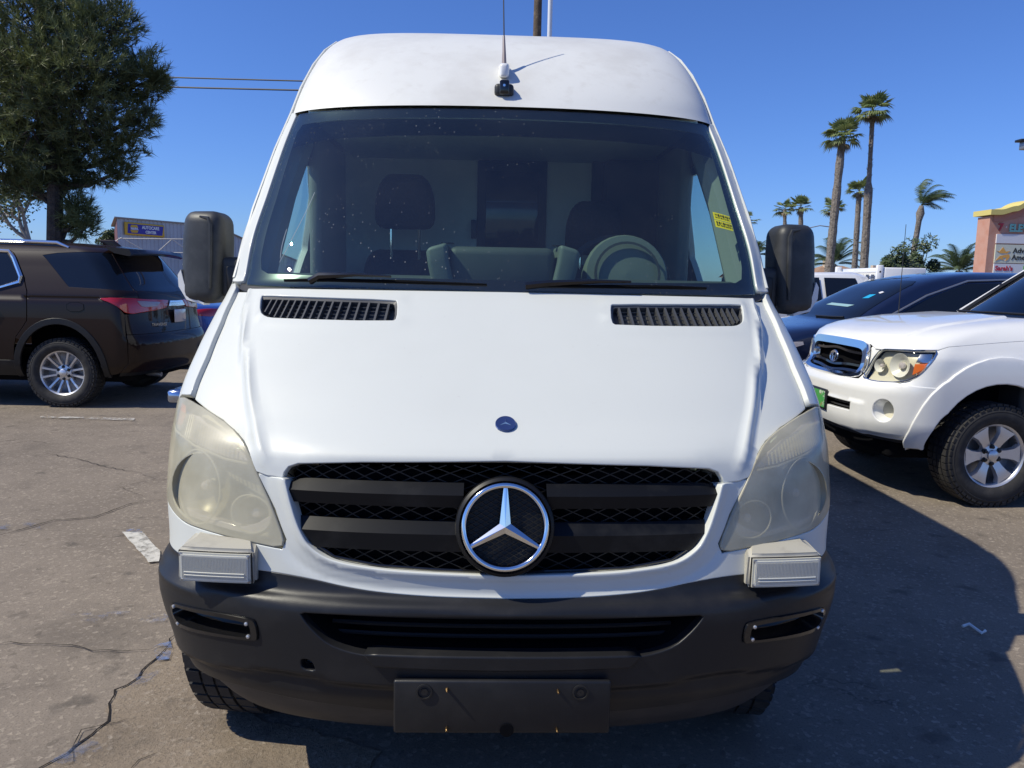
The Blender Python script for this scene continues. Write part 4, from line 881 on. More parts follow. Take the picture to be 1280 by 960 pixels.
# --- headlights
M['dull_bowl']=mat('dull_bowl',(.27,.25,.18),.35,metal=.2); M['lamp_line']=mat('lamp_line',(.50,.47,.36),.4)
hl=[(.792,1.180),(.655,1.172),(.538,1.144),(.475,1.116),(.436,1.076),(.406,1.009),(.373,.935),(.351,.862),(.354,.838),(.424,.846),(.537,.857),(.655,.863),(.745,.881),(.85,.900),(.935,.917),(.945,.98),(.955,1.07),(.905,1.148)]
def headlight(s):
    root=panel(VAN,sd(hl,s),'headlight',M['haze_lens'],van,grid=.02,thick=.05,off=.002,edge=.005,smooth_it=1)
    bk=panel(VAN,sd(hl,s),'lamp_housing',M['grey_housing'],root,grid=.03,thick=0,off=-.075,smooth_it=1)
    rimp=chaikin(sd(hl,s),1)
    gap=[VAN.at(p,z,-.004) for p,z in dens(rimp,.03)]; MB().tube(gap+gap[:1],.0055,5,cap=False).build('lamp_gasket',M['rubber'],root)
    def bowl(p,z,r,depth,name,m,o=-.030):
        c=VAN.at(s*p,z,o); d=Vector((s*.30,-1,.10)).normalized(); m4=Matrix.Translation(c)@d.to_track_quat('Z','Y').to_matrix().to_4x4()
        b=MB().lathe([(r,.004),(r*.96,.006),(r*.93,0),(r*.75,-depth*.45),(r*.45,-depth*.82),(r*.16,-depth)],m4,32); b.build(name,m,root)
        MB().lathe([(.012,-depth),(.016,-depth*.5),(.012,-depth*.2),(.001,-depth*.15)],m4,12).build('bulb',M['lamp_clear'],root)
    bowl(.600,.965,.098,.05,'reflector_bowl',M['dull_bowl'],-.022)
    bowl(.425,.915,.048,.035,'reflector_bowl',M['dull_bowl'],-.020)
    for (p0,z0_,r_,k_) in ((.600,.965,.100,1.12),(.425,.915,.050,1.0)):
        MB().tube([VAN.at(s*(p0+r_/k_*math.cos(a)),z0_+r_*math.sin(a),-.003) for a in np.linspace(0,2*math.pi,41)],.0026,5,cap=False).build('bowl_rim',M['lamp_line'],root)
    # ribbed turn signal chamber and its divider
    tp=[(.775,1.150),(.66,1.150),(.545,1.122),(.485,1.095),(.447,1.055),(.50,1.058),(.62,1.078),(.76,1.098)]
    panel(VAN,sd(tp,s),'signal_chamber',M['lamp_clear'],root,grid=.03,thick=.03,off=-.022)
    rb=MB()
    for k in range(26):
        p=.46+k*.0125; z1=float(np.interp(p,[.447,.485,.545,.66,.775],[1.055,1.09,1.117,1.145,1.145])); z0=float(np.interp(p,[.447,.5,.62,.76],[1.055,1.060,1.08,1.10]))
        if z1-z0>.012: rb.tube([VAN.at(s*p,z0,-.004),VAN.at(s*p,z1,-.004)],.0022,4)
    rb.build('signal_ribs',M['lamp_line'],root)
    MB().tube([VAN.at(s*p,z,-.002) for p,z in ((.435,1.046),(.50,1.052),(.62,1.073),(.77,1.094),(.86,1.10))],.0035,5).build('chamber_divider',M['lamp_line'],root)
    bz=[(.405,.868),(.44,.862),(.55,.872),(.66,.880),(.74,.895),(.735,.905),(.66,.892),(.55,.883),(.45,.874),(.41,.890),(.385,.91),(.378,.90)]
    panel(VAN,sd(bz,s),'lamp_bezel',M['lamp_clear'],root,grid=.02,thick=.03,off=-.012)
    am=[(.785,1.165),(.735,1.163),(.715,1.14),(.73,1.115),(.79,1.108)]
    panel(VAN,sd(am,s),'side_reflector',M['amber_haze'],root,grid=.02,thick=.0,off=-.004)
both(headlight)
# --- grille
M['emblem_black']=mat('emblem_black',(.008,.008,.009),.42,spec=.3)
gopen=sym([(0,1.079),(.207,1.070),(.322,1.060),(.345,1.048),(.356,1.03),(.352,1.012),(.316,.879),(.300,.848),(.257,.807),(.179,.790),(.094,.785),(0,.780)])
grille=panel(VAN,gopen,'grille',M['void'],van,grid=.05,thick=0,off=-.075)
# diamond mesh
ms=MB(); gp=gopen
def latt(sgn):
    for c0 in np.arange(-1.6,1.6,.0235*2):
        run=[]
        for t in np.linspace(-.36,.36,140):
            z=.93+(t*sgn*1.25*1.0-c0)*.62
            ok=inside(np.array([[t,z]]),gp)[0]
            if ok: run.append((t,z))
            else:
                if len(run)>2: ms.tube([VAN.at(p,zz,-.034) for p,zz in run[::2]+[run[-1]]],.0019,4,cap=False)
                run=[]
        if len(run)>2: ms.tube([VAN.at(p,zz,-.034) for p,zz in run[::2]+[run[-1]]],.0019,4,cap=False)
latt(1); latt(-1)
o=ms.build('grille_mesh',M['mesh'],grille); o['kind']='stuff'
# slats: bright upper facet over a darker lower facet
def slat(ztop,zmid,zbot,half):
    for s in (1,-1):
        ps_=np.linspace(.055,half(ztop),14); v=[]
        for p in ps_:
            e=sstep(np.array(p),half(ztop)-.03,half(ztop))
            zt=ztop-.012*e*(half(ztop)>.33)
            lim=lambda z: min(p,half(z))
            v+=[VAN.at(s*lim(ztop),zt,-.050),VAN.at(s*lim(ztop),zt,-.022),VAN.at(s*lim(zmid),zmid,.003),VAN.at(s*lim(zbot),zbot,-.006),VAN.at(s*lim(zbot),zbot,-.05)]
        n=len(ps_); f=[]
        for i in range(n-1):
            for j in range(4):
                q=(5*i+j,5*i+j+1,5*i+j+6,5*i+j+5); f.append(q[::-1] if s>0 else q)
        f.append(tuple(range(5*n-5,5*n)))
        MB().add(v,f).build('slat',M['slat'],grille,angle=12)
gedge=lambda z: float(np.interp(z,[.79,.807,.848,.879,1.012,1.03,1.05],[.17,.25,.292,.308,.343,.343,.335]))
slat(1.022,.990,.958,gedge); slat(.921,.889,.845,gedge)
# chrome lower thin trim
MB().tube([VAN.at(p,z,-.010) for p,z in [(-.30,.862),(-.254,.822),(-.179,.805),(-.094,.799),(0,.794),(.094,.799),(.179,.805),(.254,.822),(.30,.862)]],.004,6).build('grille_trim',M['gloss_black'],grille)
# star emblem
ec=Vector((0.0,.050,.921)); tilt=Matrix.Rotation(rad(90-13),4,'X'); me4=Matrix.Translation(ec)@tilt
em=MB().lathe([(.126,-.10),(.130,-.02),(.127,-.003),(.119,.004),(.116,-.004),(.113,-.022),(.001,-.024)],me4,64).build('emblem_base',M['emblem_black'],grille)
MB().lathe([(.1070+.0072*math.cos(a),.003+.0072*math.sin(a)) for a in np.linspace(math.pi*1.15,-math.pi*.15,12)],me4,72).build('emblem_ring',M['chrome'],grille)
sb=MB()
for kk in range(3):
    a=math.pi/2+kk*2*math.pi/3; u=Vector((math.cos(a),math.sin(a),0)); v_=Vector((-math.sin(a),math.cos(a),0)); b2=Vector((math.cos(a+math.pi/3),math.sin(a+math.pi/3),0)); b3=Vector((math.cos(a-math.pi/3),math.sin(a-math.pi/3),0))
    T=lambda q: me4@q
    Zb=Vector((0,0,-.006)); tip=u*.104; 
    V=[T(Vector((0,0,.007))),T(tip+v_*.0048+Zb*0),T(tip-v_*.0048+Zb*0),T(b2*.0165+Zb*.5),T(b3*.0165+Zb*.5),T(tip+Vector((0,0,.0022)))]
    sb.add(V,[(0,5,1,3),(0,4,2,5)])
sb.build('emblem_star',M['chrome'],grille,smooth=False)
lm=MB()
for q in np.arange(-.09,.091,.0125):
    hlen=math.sqrt(max(.100**2-q*q,0))
    for sgn in (1,-1):
        d=Vector((.866,.5*sgn,0)); nn=Vector((-.5*sgn,.866,0)); lm.tube([me4@(nn*q-d*hlen+Vector((0,0,-.019))),me4@(nn*q+d*hlen+Vector((0,0,-.019)))],.0013,4)
o=lm.build('emblem_mesh',M['mesh'],grille); o['kind']='stuff'
# --- bumper
b_half=cr([(0,.728),(.10,.7305),(.18,.737),(.24,.747),(.30,.760),(.38,.768),(.5,.766),(.67,.762),(.787,.763),(1.0,.766)],4)+[(1.04,.768),VAN.side(.53,.74),VAN.side(.51,.50),VAN.side(.53,.40),(1.0,.40),(.8,.405),(.64,.416),(.48,.428),(.37,.422),(.25,.412),(.16,.405),(0,.402)]
intake=sym([(0,.697),(.15,.696),(.26,.694),(.305,.692),(.295,.668),(.275,.635),(.254,.607),(.222,.590),(.188,.582),(.1,.578),(0,.577)])
fog=[(.668,.648),(.60,.655),(.474,.664),(.395,.662),(.385,.650),(.385,.606),(.395,.597),(.48,.590),(.60,.578),(.668,.575),(.690,.60),(.690,.625)]
tow=[(-.311,.560),(-.300,.567),(-.287,.563),(-.281,.548),(-.281,.528),(-.311,.531)]
blow=[(.30,.500),(.252,.512),(.154,.500),(0,.495)]
def bump_disp(p,z):
    ap=np.abs(p)
    brk=np.interp(ap,[0,.154,.252,.36,.5,.8,1.2],[.497,.502,.510,.525,.50,.47,.44])
    lower=-.016*sstep(brk-z,0,.018)
    cr=np.interp(ap,[0,.13,.22,.32,.40,.6,1.2],[.702,.711,.717,.720,.716,.70,.69])
    ledge=.006*np.exp(-((z-cr)/.008)**2)
    fd=seg_dist(ap,z,fog+fog[:1]); ins=inside(np.stack([ap,z],-1).reshape(-1,2),fog).reshape(np.shape(p))
    pocket=-.006*np.exp(-(np.where(ins,0,fd)/.012)**2)
    sc=-.010*sstep(.055-seg_dist(ap,z,[(.33,.70),(.31,.64),(.285,.60),(.24,.57),(.12,.555),(0,.552)]),0,.04)*(ap<.36)
    return lower+ledge
bumper=panel(VAN,sym(b_half),'bumper',M['bumper'],van,holes=[intake,fog,mir(fog),tow],grid=.016,disp=bump_disp,thick=.03,edge=.004,hole_it=1)
# lower air intake: walls, bars and ledge
ia=chaikin(intake,1); n=len(ia)
MB().add([VAN.at(p,z,-.008) for p,z in ia]+[VAN.at(p*.93,z*.9+.066,-.13) for p,z in ia],[(i,(i+1)%n,(i+1)%n+n,i+n) for i in range(n)]+[tuple(range(n,2*n))]).build('intake_duct',M['void'],bumper)
for zz in (.612,.640,.668):
    MB().tube([VAN.at(p,zz,-.075) for p in np.linspace(-.26,.26,17)],.006,6).build('intake_bar',M['mesh'],bumper)
lg=[(-.190,.591),(.190,.591),(.178,.566),(.08,.5625),(0,.561),(-.08,.5625),(-.178,.566)]
panel(VAN,lg,'intake_ledge',M['bumper'],bumper,off=.012,thick=.05,grid=.03,edge=.006)
def fogunit(s):
    a=chaikin(sd(fog,s),1); n=len(a); c0=np.mean(a,0)
    inn=[(c0[0]+(p-c0[0])*.83,c0[1]+(z-c0[1])*.52) for p,z in a]
    v=[VAN.at(p,z,-.014) for p,z in a]+[VAN.at(c0[0]+(p-c0[0])*.97,c0[1]+(z-c0[1])*.92,.006) for p,z in a]+[VAN.at(c0[0]+(p-c0[0])*.88,c0[1]+(z-c0[1])*.66,.006) for p,z in a]+[VAN.at(p,z,-.045) for p,z in inn]
    f=[(j*n+i,j*n+(i+1)%n,(j+1)*n+(i+1)%n,(j+1)*n+i) for j in range(3) for i in range(n)]+[tuple(range(3*n,4*n))]
    fu=MB().add(v,f).build('fog_bezel',M['gloss_black'],bumper,angle=50)
    for (p,z) in ((.655,.638),(.41,.645),(.655,.588),(.41,.610)):
        cc=VAN.at(s*p,z,.006); d=VAN.at(s*p,z,.02)-cc; m4=Matrix.Translation(cc)@d.to_track_quat('Z','Y').to_matrix().to_4x4()
        MB().lathe([(.0055,-.002),(.005,.003),(.001,.0045)],m4,10).build('screw',M['alloy'],bumper)
both(fogunit)
tc_=VAN.at(-.296,.545,-.05); MB().lathe([(.02,-.02),(.02,.01),(.012,.012),(.012,.0),(.001,.0)],Matrix.Translation(tc_)@Matrix.Rotation(rad(90),4,'X'),14).build('tow_socket',M['steel'],bumper)
MB().box((-.33,.10,.50),(-.26,.11,.59)).build('tow_backing',M['void'],bumper,smooth=False)
# plate mount
pl=rbox('plate_mount',(-.279,-.020,.392),(.279,-.004,.536),.006,M['bumper'],bumper,2)
for x in (-.20,.20):
    MB().lathe([(.021,-.003),(.021,.003),(.017,.0035),(.016,-.001),(.010,-.001),(.009,.002),(.001,.002)],Matrix.Translation((x,-.0205,.507))@Matrix.Rotation(rad(90),4,'X'),20).build('plate_plug',M['black'],bumper)
MB().lathe([(.018,.0),(.018,.002),(.001,.002)],Matrix.Translation((0.012,-.0205,.402))@Matrix.Rotation(rad(90),4,'X'),16,).build('plate_hole',M['void'],bumper)
for x,z in ((-.142,.515),(.142,.512),(-.142,.408),(.142,.406)):
    MB().lathe([(.004,-.002),(.004,.010),(.002,.014),(.001,.014)],Matrix.Translation((x,-.021,z))@Matrix.Rotation(rad(90),4,'X'),8).build('screw',mat('brass',(.5,.33,.16),.3,metal=1) if 'brass' not in bpy.data.materials else bpy.data.materials['brass'],bumper)
val=sym([(0,.415),(.4,.425),(.64,.41),(1.0,.37),(1.0,.25),(.6,.235),(0,.228)])
panel(VAN,val,'valance',M['bumper_low'],van,off=-.04,thick=0,grid=.05)
# --- strobe lights bolted under the headlights
def strobe(s):
    # box with wedge top against the body
    x0,x1=.655,.868
    yb=.235; yf=.095; z0,z1=.742,.834
    sw=.035    # outer end swept back
    def fy(x): return yf+sw*((x-x0)/(x1-x0))**1.6*0.6
    r=M['strobe_body']
    v=[]
    for x in np.linspace(x0,x1,6):
        y=fy(x); v+=[(s*x,y,z0),(s*x,y,z1),(s*(x+ (0.02 if x<.7 else -.03*(x-.7)/.19)),y+.055,z1+.014),(s*x,y+.22,z1+.004),(s*x,y+.22,z0)]
    f=[]
    for i in range(5):
        for j in range(5): a=5*i+j; b=5*i+(j+1)%5; q=(a,b,b+5,a+5); f.append(q[::-1] if s>0 else q)
    f+=[tuple(range(5)) if s>0 else tuple(range(5))[::-1],tuple(range(25,30))[::-1] if s>0 else tuple(range(25,30))]
    bm=bmesh.new(); vs=[bm.verts.new(q) for q in v]; [bm.faces.new([vs[i] for i in q]) for q in f]; bmesh.ops.recalc_face_normals(bm,faces=bm.faces)
    es=[e for e in bm.edges if len(e.link_faces)==2 and e.calc_face_angle(0)>.35]; bmesh.ops.bevel(bm,geom=es,offset=.009,segments=3,affect='EDGES',clamp_overlap=True)
    me=bpy.data.meshes.new('strobe_light'); bm.to_mesh(me); bm.free(); me.materials.append(r); me.polygons.foreach_set('use_smooth',[True]*len(me.polygons)); me.set_sharp_from_angle(angle=rad(40)); root=link(bpy.data.objects.new('strobe_light',me),van)
    def fp(u_,w_,o): x=x0+(x1-x0)*u_; z=z0+(z1-z0)*w_; return (s*x,fy(x)-o,z)
    # black gasket, clear lens frame, ribs
    def slab(u0,u1,w0,w1,o0,o1,name,m,par):
        b=MB(); us=np.linspace(u0,u1,7); v=[]
        for u_ in us: v+=[fp(u_,w0,o0),fp(u_,w1,o0),fp(u_,w1,o1),fp(u_,w0,o1)]
        f=[]
        for i in range(6):
            for j in range(4): a=4*i+j; c=4*i+(j+1)%4; f.append((a,c,c+4,a+4))
        f+=[(0,1,2,3),(27,26,25,24)]; return b.add(v,f).build(name,m,par,smooth=False)
    slab(.035,.965,.05,.95,.0,.004,'gasket',M['black'],root)
    slab(.05,.95,.075,.925,.003,.010,'lens_frame',mat('lens_frame',(.52,.51,.44),.3) if 'lens_frame' not in bpy.data.materials else bpy.data.materials['lens_frame'],root)
    slab(.075,.925,.13,.87,.009,.014,'lens',mat('strobe_lens',(.66,.65,.57),.2,coat=.8) if 'strobe_lens' not in bpy.data.materials else bpy.data.materials['strobe_lens'],root)
    rb=MB()
    for k in range(44):
        u_=.095+k*.0188; a=Vector(fp(u_,.17,.0142)); b=Vector(fp(u_,.83,.0142)); rb.tube([a,b],.0013,4,cap=False)
    rb.build('lens_ribs',bpy.data.materials['lens_frame'],root)
    for w_ in (.27,.36):
        MB().tube([fp(u_,w_,.0155) for u_ in np.linspace(.12,.88 if w_!=.6 else .8,6)],.0018,5).build('lens_bar',bpy.data.materials['strobe_lens'],root)
    for u_,w_ in ((.075,.14),(.925,.14),(.075,.86),(.925,.86)):
        q=fp(u_,w_,.010); MB().lathe([(.0052,-.001),(.005,.002),(.001,.003)],Matrix.Translation(q)@Matrix.Rotation(rad(90),4,'X'),8).build('screw',M['steel'],root)
both(strobe)
# --- mirrors
def mirror(s):
    def shape(c):
        t=(c.z-1.44)/.355; k=1-.10*max(0,.18-t)/.18-.10*max(0,t-.75)/.25; cx_=1.165
        x=cx_+(c.x-cx_)*k+.012*(t-.5)*-1; 
        y=c.y+ (.045*((c.x-1.10)/.15)**2 if c.x>1.10 else 0)*(1 if c.y<1.22 else 0)
        return Vector((s*x,y+.02*t,c.z))
    root=rbox('mirror',(1.072,1.12,1.442),(1.250,1.30,1.795),.045,M['mirror_shell'],van,5,shape)
    # sculpted inner ridge and scoop on the shell
    MB().tube([Vector((s*x,y,z)) for x,y,z in ((1.118,1.121,1.50),(1.112,1.118,1.60),(1.110,1.125,1.74),(1.118,1.128,1.764),(1.150,1.130,1.770))],[.006,.008,.009,.008,.004],6).build('shell_ridge',M['mirror_shell'],root)
    rbox('mirror_arm',(min(s*.95,s*1.09),1.15,1.465),(max(s*.95,s*1.09),1.27,1.622),.022,M['mirror_shell'],root,3)
    rbox('arm_cover',(min(s*1.0,s*1.06),1.140,1.49),(max(s*1.0,s*1.06),1.152,1.585),.004,M['black'],root,2)
    v=[];f=[]; 
    pr=[(1.244,1.570,1.185),(1.256,1.550,1.185),(1.252,1.505,1.18),(1.220,1.455,1.17),(1.150,1.436,1.16),(1.150,1.446,1.155),(1.200,1.466,1.165),(1.228,1.515,1.175)]
    v=[(s*x,y-.015,z) for x,z,y in pr]+[(s*x,y+.05,z) for x,z,y in pr]; n=len(pr)
    MB().add(v,[tuple(range(n)) if s>0 else tuple(range(n))[::-1],tuple(range(n,2*n))]+[(i,(i+1)%n,(i+1)%n+n,i+n) for i in range(n)]).build('signal_lens',mat('signal_white',(.75,.75,.74),.25,coat=.6) if 'signal_white' not in bpy.data.materials else bpy.data.materials['signal_white'],root,angle=60)
    MB().box((min(s*1.09,s*1.235),1.301,1.47),(max(s*1.09,s*1.235),1.306,1.77)).build('mirror_glass',M['chrome'],root,smooth=False)
both(mirror)
# --- aerial and roof camera
c=VAN.at(-.003,2.375,0)
def fin(co):
    t=max(0,min(1,(co.y-(c.y-.05))/.12)); k=.25+.75*math.sin(math.pi*min(1,t*.75+.2)); return Vector((c.x+(co.x-c.x)*k,co.y,co.z+.03*t))
an=rbox('aerial',(c.x-.022,c.y-.05,c.z-.02),(c.x+.022,c.y+.07,c.z+.035),.012,M['white'],van,3,fin)
base=Vector((c.x,c.y+.015,c.z+.045))
MB().tube([base,base+Vector((-.001,.012,.06)),base+Vector((-.003,.03,.12))],[.010,.007,.005],8).build('aerial_base',mat('aerial_base',(.25,.2,.2),.4),an)
MB().tube([base+Vector((-.002,.028,.115)),base+Vector((-.010,.105,.42))],[.0028,.002],6).build('aerial_whip',M['ink'],an)
c=VAN.at(-.003,2.288,0)
cm=rbox('roof_camera',(c.x-.038,c.y-.028,c.z-.018),(c.x+.038,c.y+.03,c.z+.030),.014,M['mirror_shell'],van,3)
rbox('camera_eye',(c.x-.018,c.y-.040,c.z-.016),(c.x+.020,c.y+.01,c.z+.040),.006,M['gloss_black'],cm,2)
MB().lathe([(.006,0),(.005,.003),(.001,.003)],Matrix.Translation((c.x,c.y-.040,c.z+.018))@Matrix.Rotation(rad(90),4,'X'),12).build('camera_lens',M['chrome'],cm)
# --- cab interior
rbox('dashboard',(-.88,.92,1.20),(.90,1.24,1.565),.06,M['dash'],van,3)
pod=rbox('dash_pod',(-.20,.93,1.48),(.185,1.22,1.672),.03,M['dash'],van,3)
for x in (-.245,.165):
    sg=-1 if x<0 else 1
    rbox('pod_cheek',(x,.905,1.47),(x+.075,1.21,1.684),.016,M['dash_light'],van,3,lambda c,sg=sg:Vector((c.x+sg*.035*max(0,min(1,1-abs(c.z-1.66)/.16)),c.y,c.z-.022*max(0,(sg*c.x-.17)/.08))))
    MB().box((x+.015,1.0,1.684),(x+.06,1.07,1.687)).build('pod_vent',M['black'],van,smooth=False)
MB().lathe([(.165,0),(.165,.08),(.155,.10),(.001,.11)],Matrix.Translation((.480,1.23,1.56))@Matrix.Rotation(rad(75),4,'X'),32).build('instrument_hood',M['dash_light'],van)
MB().lathe([(.128,.098),(.128,.112),(.118,.112)],Matrix.Translation((.480,1.215,1.56))@Matrix.Rotation(rad(75),4,'X'),32).build('gauge_ridge',M['interior_dark'],van)
sw_=Matrix.Translation((.485,1.36,1.56))@Matrix.Rotation(rad(62),4,'X')
MB().lathe([(.205+.016*math.cos(a),.016*math.sin(a)) for a in np.linspace(0,2*math.pi,9)],sw_,40).build('steering_wheel',M['interior_dark'],van)
for sx,hx in ((-.48,0),(.48,0)):
    w_=.24
    st_=rbox('seat',(sx-w_,1.62,.75),(sx+w_,2.1,1.02),.07,M['seat'],van,3)
    def lean(co): return Vector((co.x*(1) if True else 0,co.y+.18*(co.z-1.0)/.7,co.z))
    def taper(co,sx=sx): k=1-.18*max(0,(co.z-1.45)/.25); return Vector((sx+(co.x-sx)*k,co.y+.18*(co.z-1.0)/.7,co.z))
    rbox('seat_back',(sx-w_,1.92,.95),(sx+w_,2.08,1.70 if sx<0 else 1.64),.07,M['seat'],st_,3,taper)
    hz=1.80 if sx<0 else 1.69
    def hr(co,sx=sx,hz=hz): k=1-.22*((co.z-hz-.11)/.13)**2 if co.z>hz+.11 else 1; return Vector((sx+(co.x-sx)*k,co.y,co.z))
    rbox('headrest',(sx-.150,2.04,hz),(sx+.150,2.15,hz+.27),.05,M['seat'],st_,3,hr)
    for q in (-.07,.07): MB().tube([(sx+q,2.10,1.62),(sx+q,2.10,hz+.04)],.008,6).build('headrest_post',M['chrome'],st_)
bh=MB()
bh.box((-.90,2.46,.5),(-.125,2.5,2.5)); bh.box((.255,2.46,.5),(.90,2.5,2.5)); bh.box((-.125,2.46,2.22),(.255,2.5,2.5)); bh.box((-.125,2.46,.5),(.255,2.5,.8))
bk=bh.build('bulkhead',M['bulkhead'],van,smooth=False)
rbox('bulkhead_door',(-.125,2.44,.80),(.255,2.475,2.22),.006,M['interior_dark'],van,2)
rbox('bulkhead_window',(-.08,2.43,1.72),(.21,2.445,2.14),.004,M['gloss_black'],van,2)
rbox('door_latch',(-.155,2.41,1.78),(-.128,2.46,1.88),.004,M['black'],van,2)
rbox('bulkhead_frame',(.50,2.40,.6),(.56,2.46,2.4),.008,M['interior_dark'],van,2)
rbox('bulkhead_locker',(.56,2.30,.6),(.86,2.46,2.2),.02,M['interior_dark'],van,2)
rbox('bulkhead_notice',(.42,2.455,1.80),(.52,2.462,1.98),.002,M['white'],van,1)
rbox('headliner',(-.80,1.40,2.20),(.80,2.46,2.23),.008,M['bulkhead'],van,2)
rbox('cab_floor',(-.90,1.5,.45),(.92,5.9,.56),.02,M['interior_dark'],van,2)
rbox('firewall',(-.66,.86,.45),(.66,.90,1.40),.02,M['void'],van,2)
rbox('engine_block',(-.40,.22,.46),(.40,.80,.98),.04,M['void'],van,2)
rbox('underbody',(-.58,.24,.27),(.58,1.6,.46),.03,M['void'],van,2); rbox('underbody',(-.80,1.6,.27),(.80,4.2,.46),.03,M['void'],van,2)
for s in (1,-1): MB().box((s*.60-.02,.42,.3),(s*.62+.02,1.55,.9)).build('wheel_liner',M['void'],van,smooth=False)
def cabtrim(s):
    a,b=min(s*.86,s*.92),max(s*.86,s*.92)
    rbox('door_card',(a,1.32,.7),(b,2.40,1.535),.02,M['door_card'],van,2)
    q=[VAN.at(s*.86,1.53,-.07),VAN.at(s*.86,1.9,-.07),VAN.at(s*.86,2.14,-.07)]
    MB().tube(q,[.075,.065,.06],8).build('pillar_trim',M['door_card'],van)
    rbox('pillar_trim',(min(s*.84,s*.90),1.82,1.50),(max(s*.84,s*.90),2.46,2.22),.02,M['door_card'],van,2)
    inn=[(.74,2.10),(.75,2.30),(1.0,2.32),VAN.side(2.5,2.32),VAN.side(2.5,2.10),VAN.side(1.66,2.10)]
    panel(VAN,sd(inn,s),'roof_lining',M['interior_dark'],van,grid=.06,thick=0,off=-.045)
both(cabtrim)
for sx,y,stt in ((-.860,.85,-9),(.860,.85,-9),(-.865,4.75,0),(.865,4.75,0)):
    wheel(van,(sx,y,.372),.368,.235,.215,0,'dark',-1 if sx<0 else 1,steer=rad(stt))
rbox('side_marker',(-1.078,.60,1.142),(-1.015,.70,1.182),.006,M['silver_blue'],van,1)
# ------------------------------------------------------------------ white pickup
TACO=FaceSurf(
 g=[(.40,.10),(.48,.03),(.6,.0),(.8,.0),(.86,.03),(.9,.09),(.95,.12),(1.1,.14),(1.17,.17),(1.23,.27),(1.29,.52),(1.33,.85),(1.36,1.2),(1.38,1.6)],
 ys=[(.40,.62),(.6,.52),(.86,.50),(1.0,.50),(1.1,.55),(1.17,.62),(1.23,.75),(1.29,1.0),(1.36,1.5),(1.38,1.9)],
 w=[(.40,.88),(.6,.94),(.86,.95),(1.05,.94),(1.15,.90),(1.22,.86),(1.29,.79),(1.34,.68),(1.38,.42)],
 n=[(.4,2.6),(.9,2.6),(1.4,2.8)])
taco=empty('pickup_truck',(2.68,4.35,0),rad(-90),'white pickup truck with chrome grille and yellowed headlight parked beside the van','pickup')
PW=mat('pickup_white',(.77,.77,.75),.28,coat=.9,noise=[(4,(.71,.71,.69),.5,.8)])
S=TACO; sdv=TACO.side
hl_t=[(.312,.890),(.318,.960),(.340,1.02),(.375,1.075),(.405,1.105),(.52,1.112),(.667,1.118),(.80,1.122),(.875,1.124),(.855,1.055),(.80,.985),(.72,.920),(.62,.883),(.50,.872),(.40,.872)]
gr_t=sym([(0,1.150),(.20,1.147),(.275,1.140),(.305,1.115),(.310,1.02),(.300,.93),(.285,.872),(.15,.858),(0,.855)])
hood_h=[(0,1.152),(.20,1.149),(.30,1.132),(.345,1.105),(.41,1.106),(.52,1.119),(.667,1.125),(.80,1.129),(.875,1.135),(.93,1.155),(1.05,1.17),sdv(1.0,1.20),sdv(1.45,1.23),(1.60,1.30),(1.3,1.345),(.8,1.352),(0,1.358)]
def hd(p,z): ap=np.abs(p); return .012*sstep(.56-ap,0,.035)*sstep(z,1.14,1.2)
th=panel(S,sym(hood_h),'hood',PW,taco,grid=.035,disp=hd,thick=.015)
archT=[sdv(.90+.47*math.cos(rad(a)),.42+.49*math.sin(rad(a))) for a in np.linspace(-5,190,22)]
flr_out=[sdv(.90+.60*math.cos(rad(a)),.42+.66*math.sin(rad(a))) for a in np.linspace(185,10,22)]
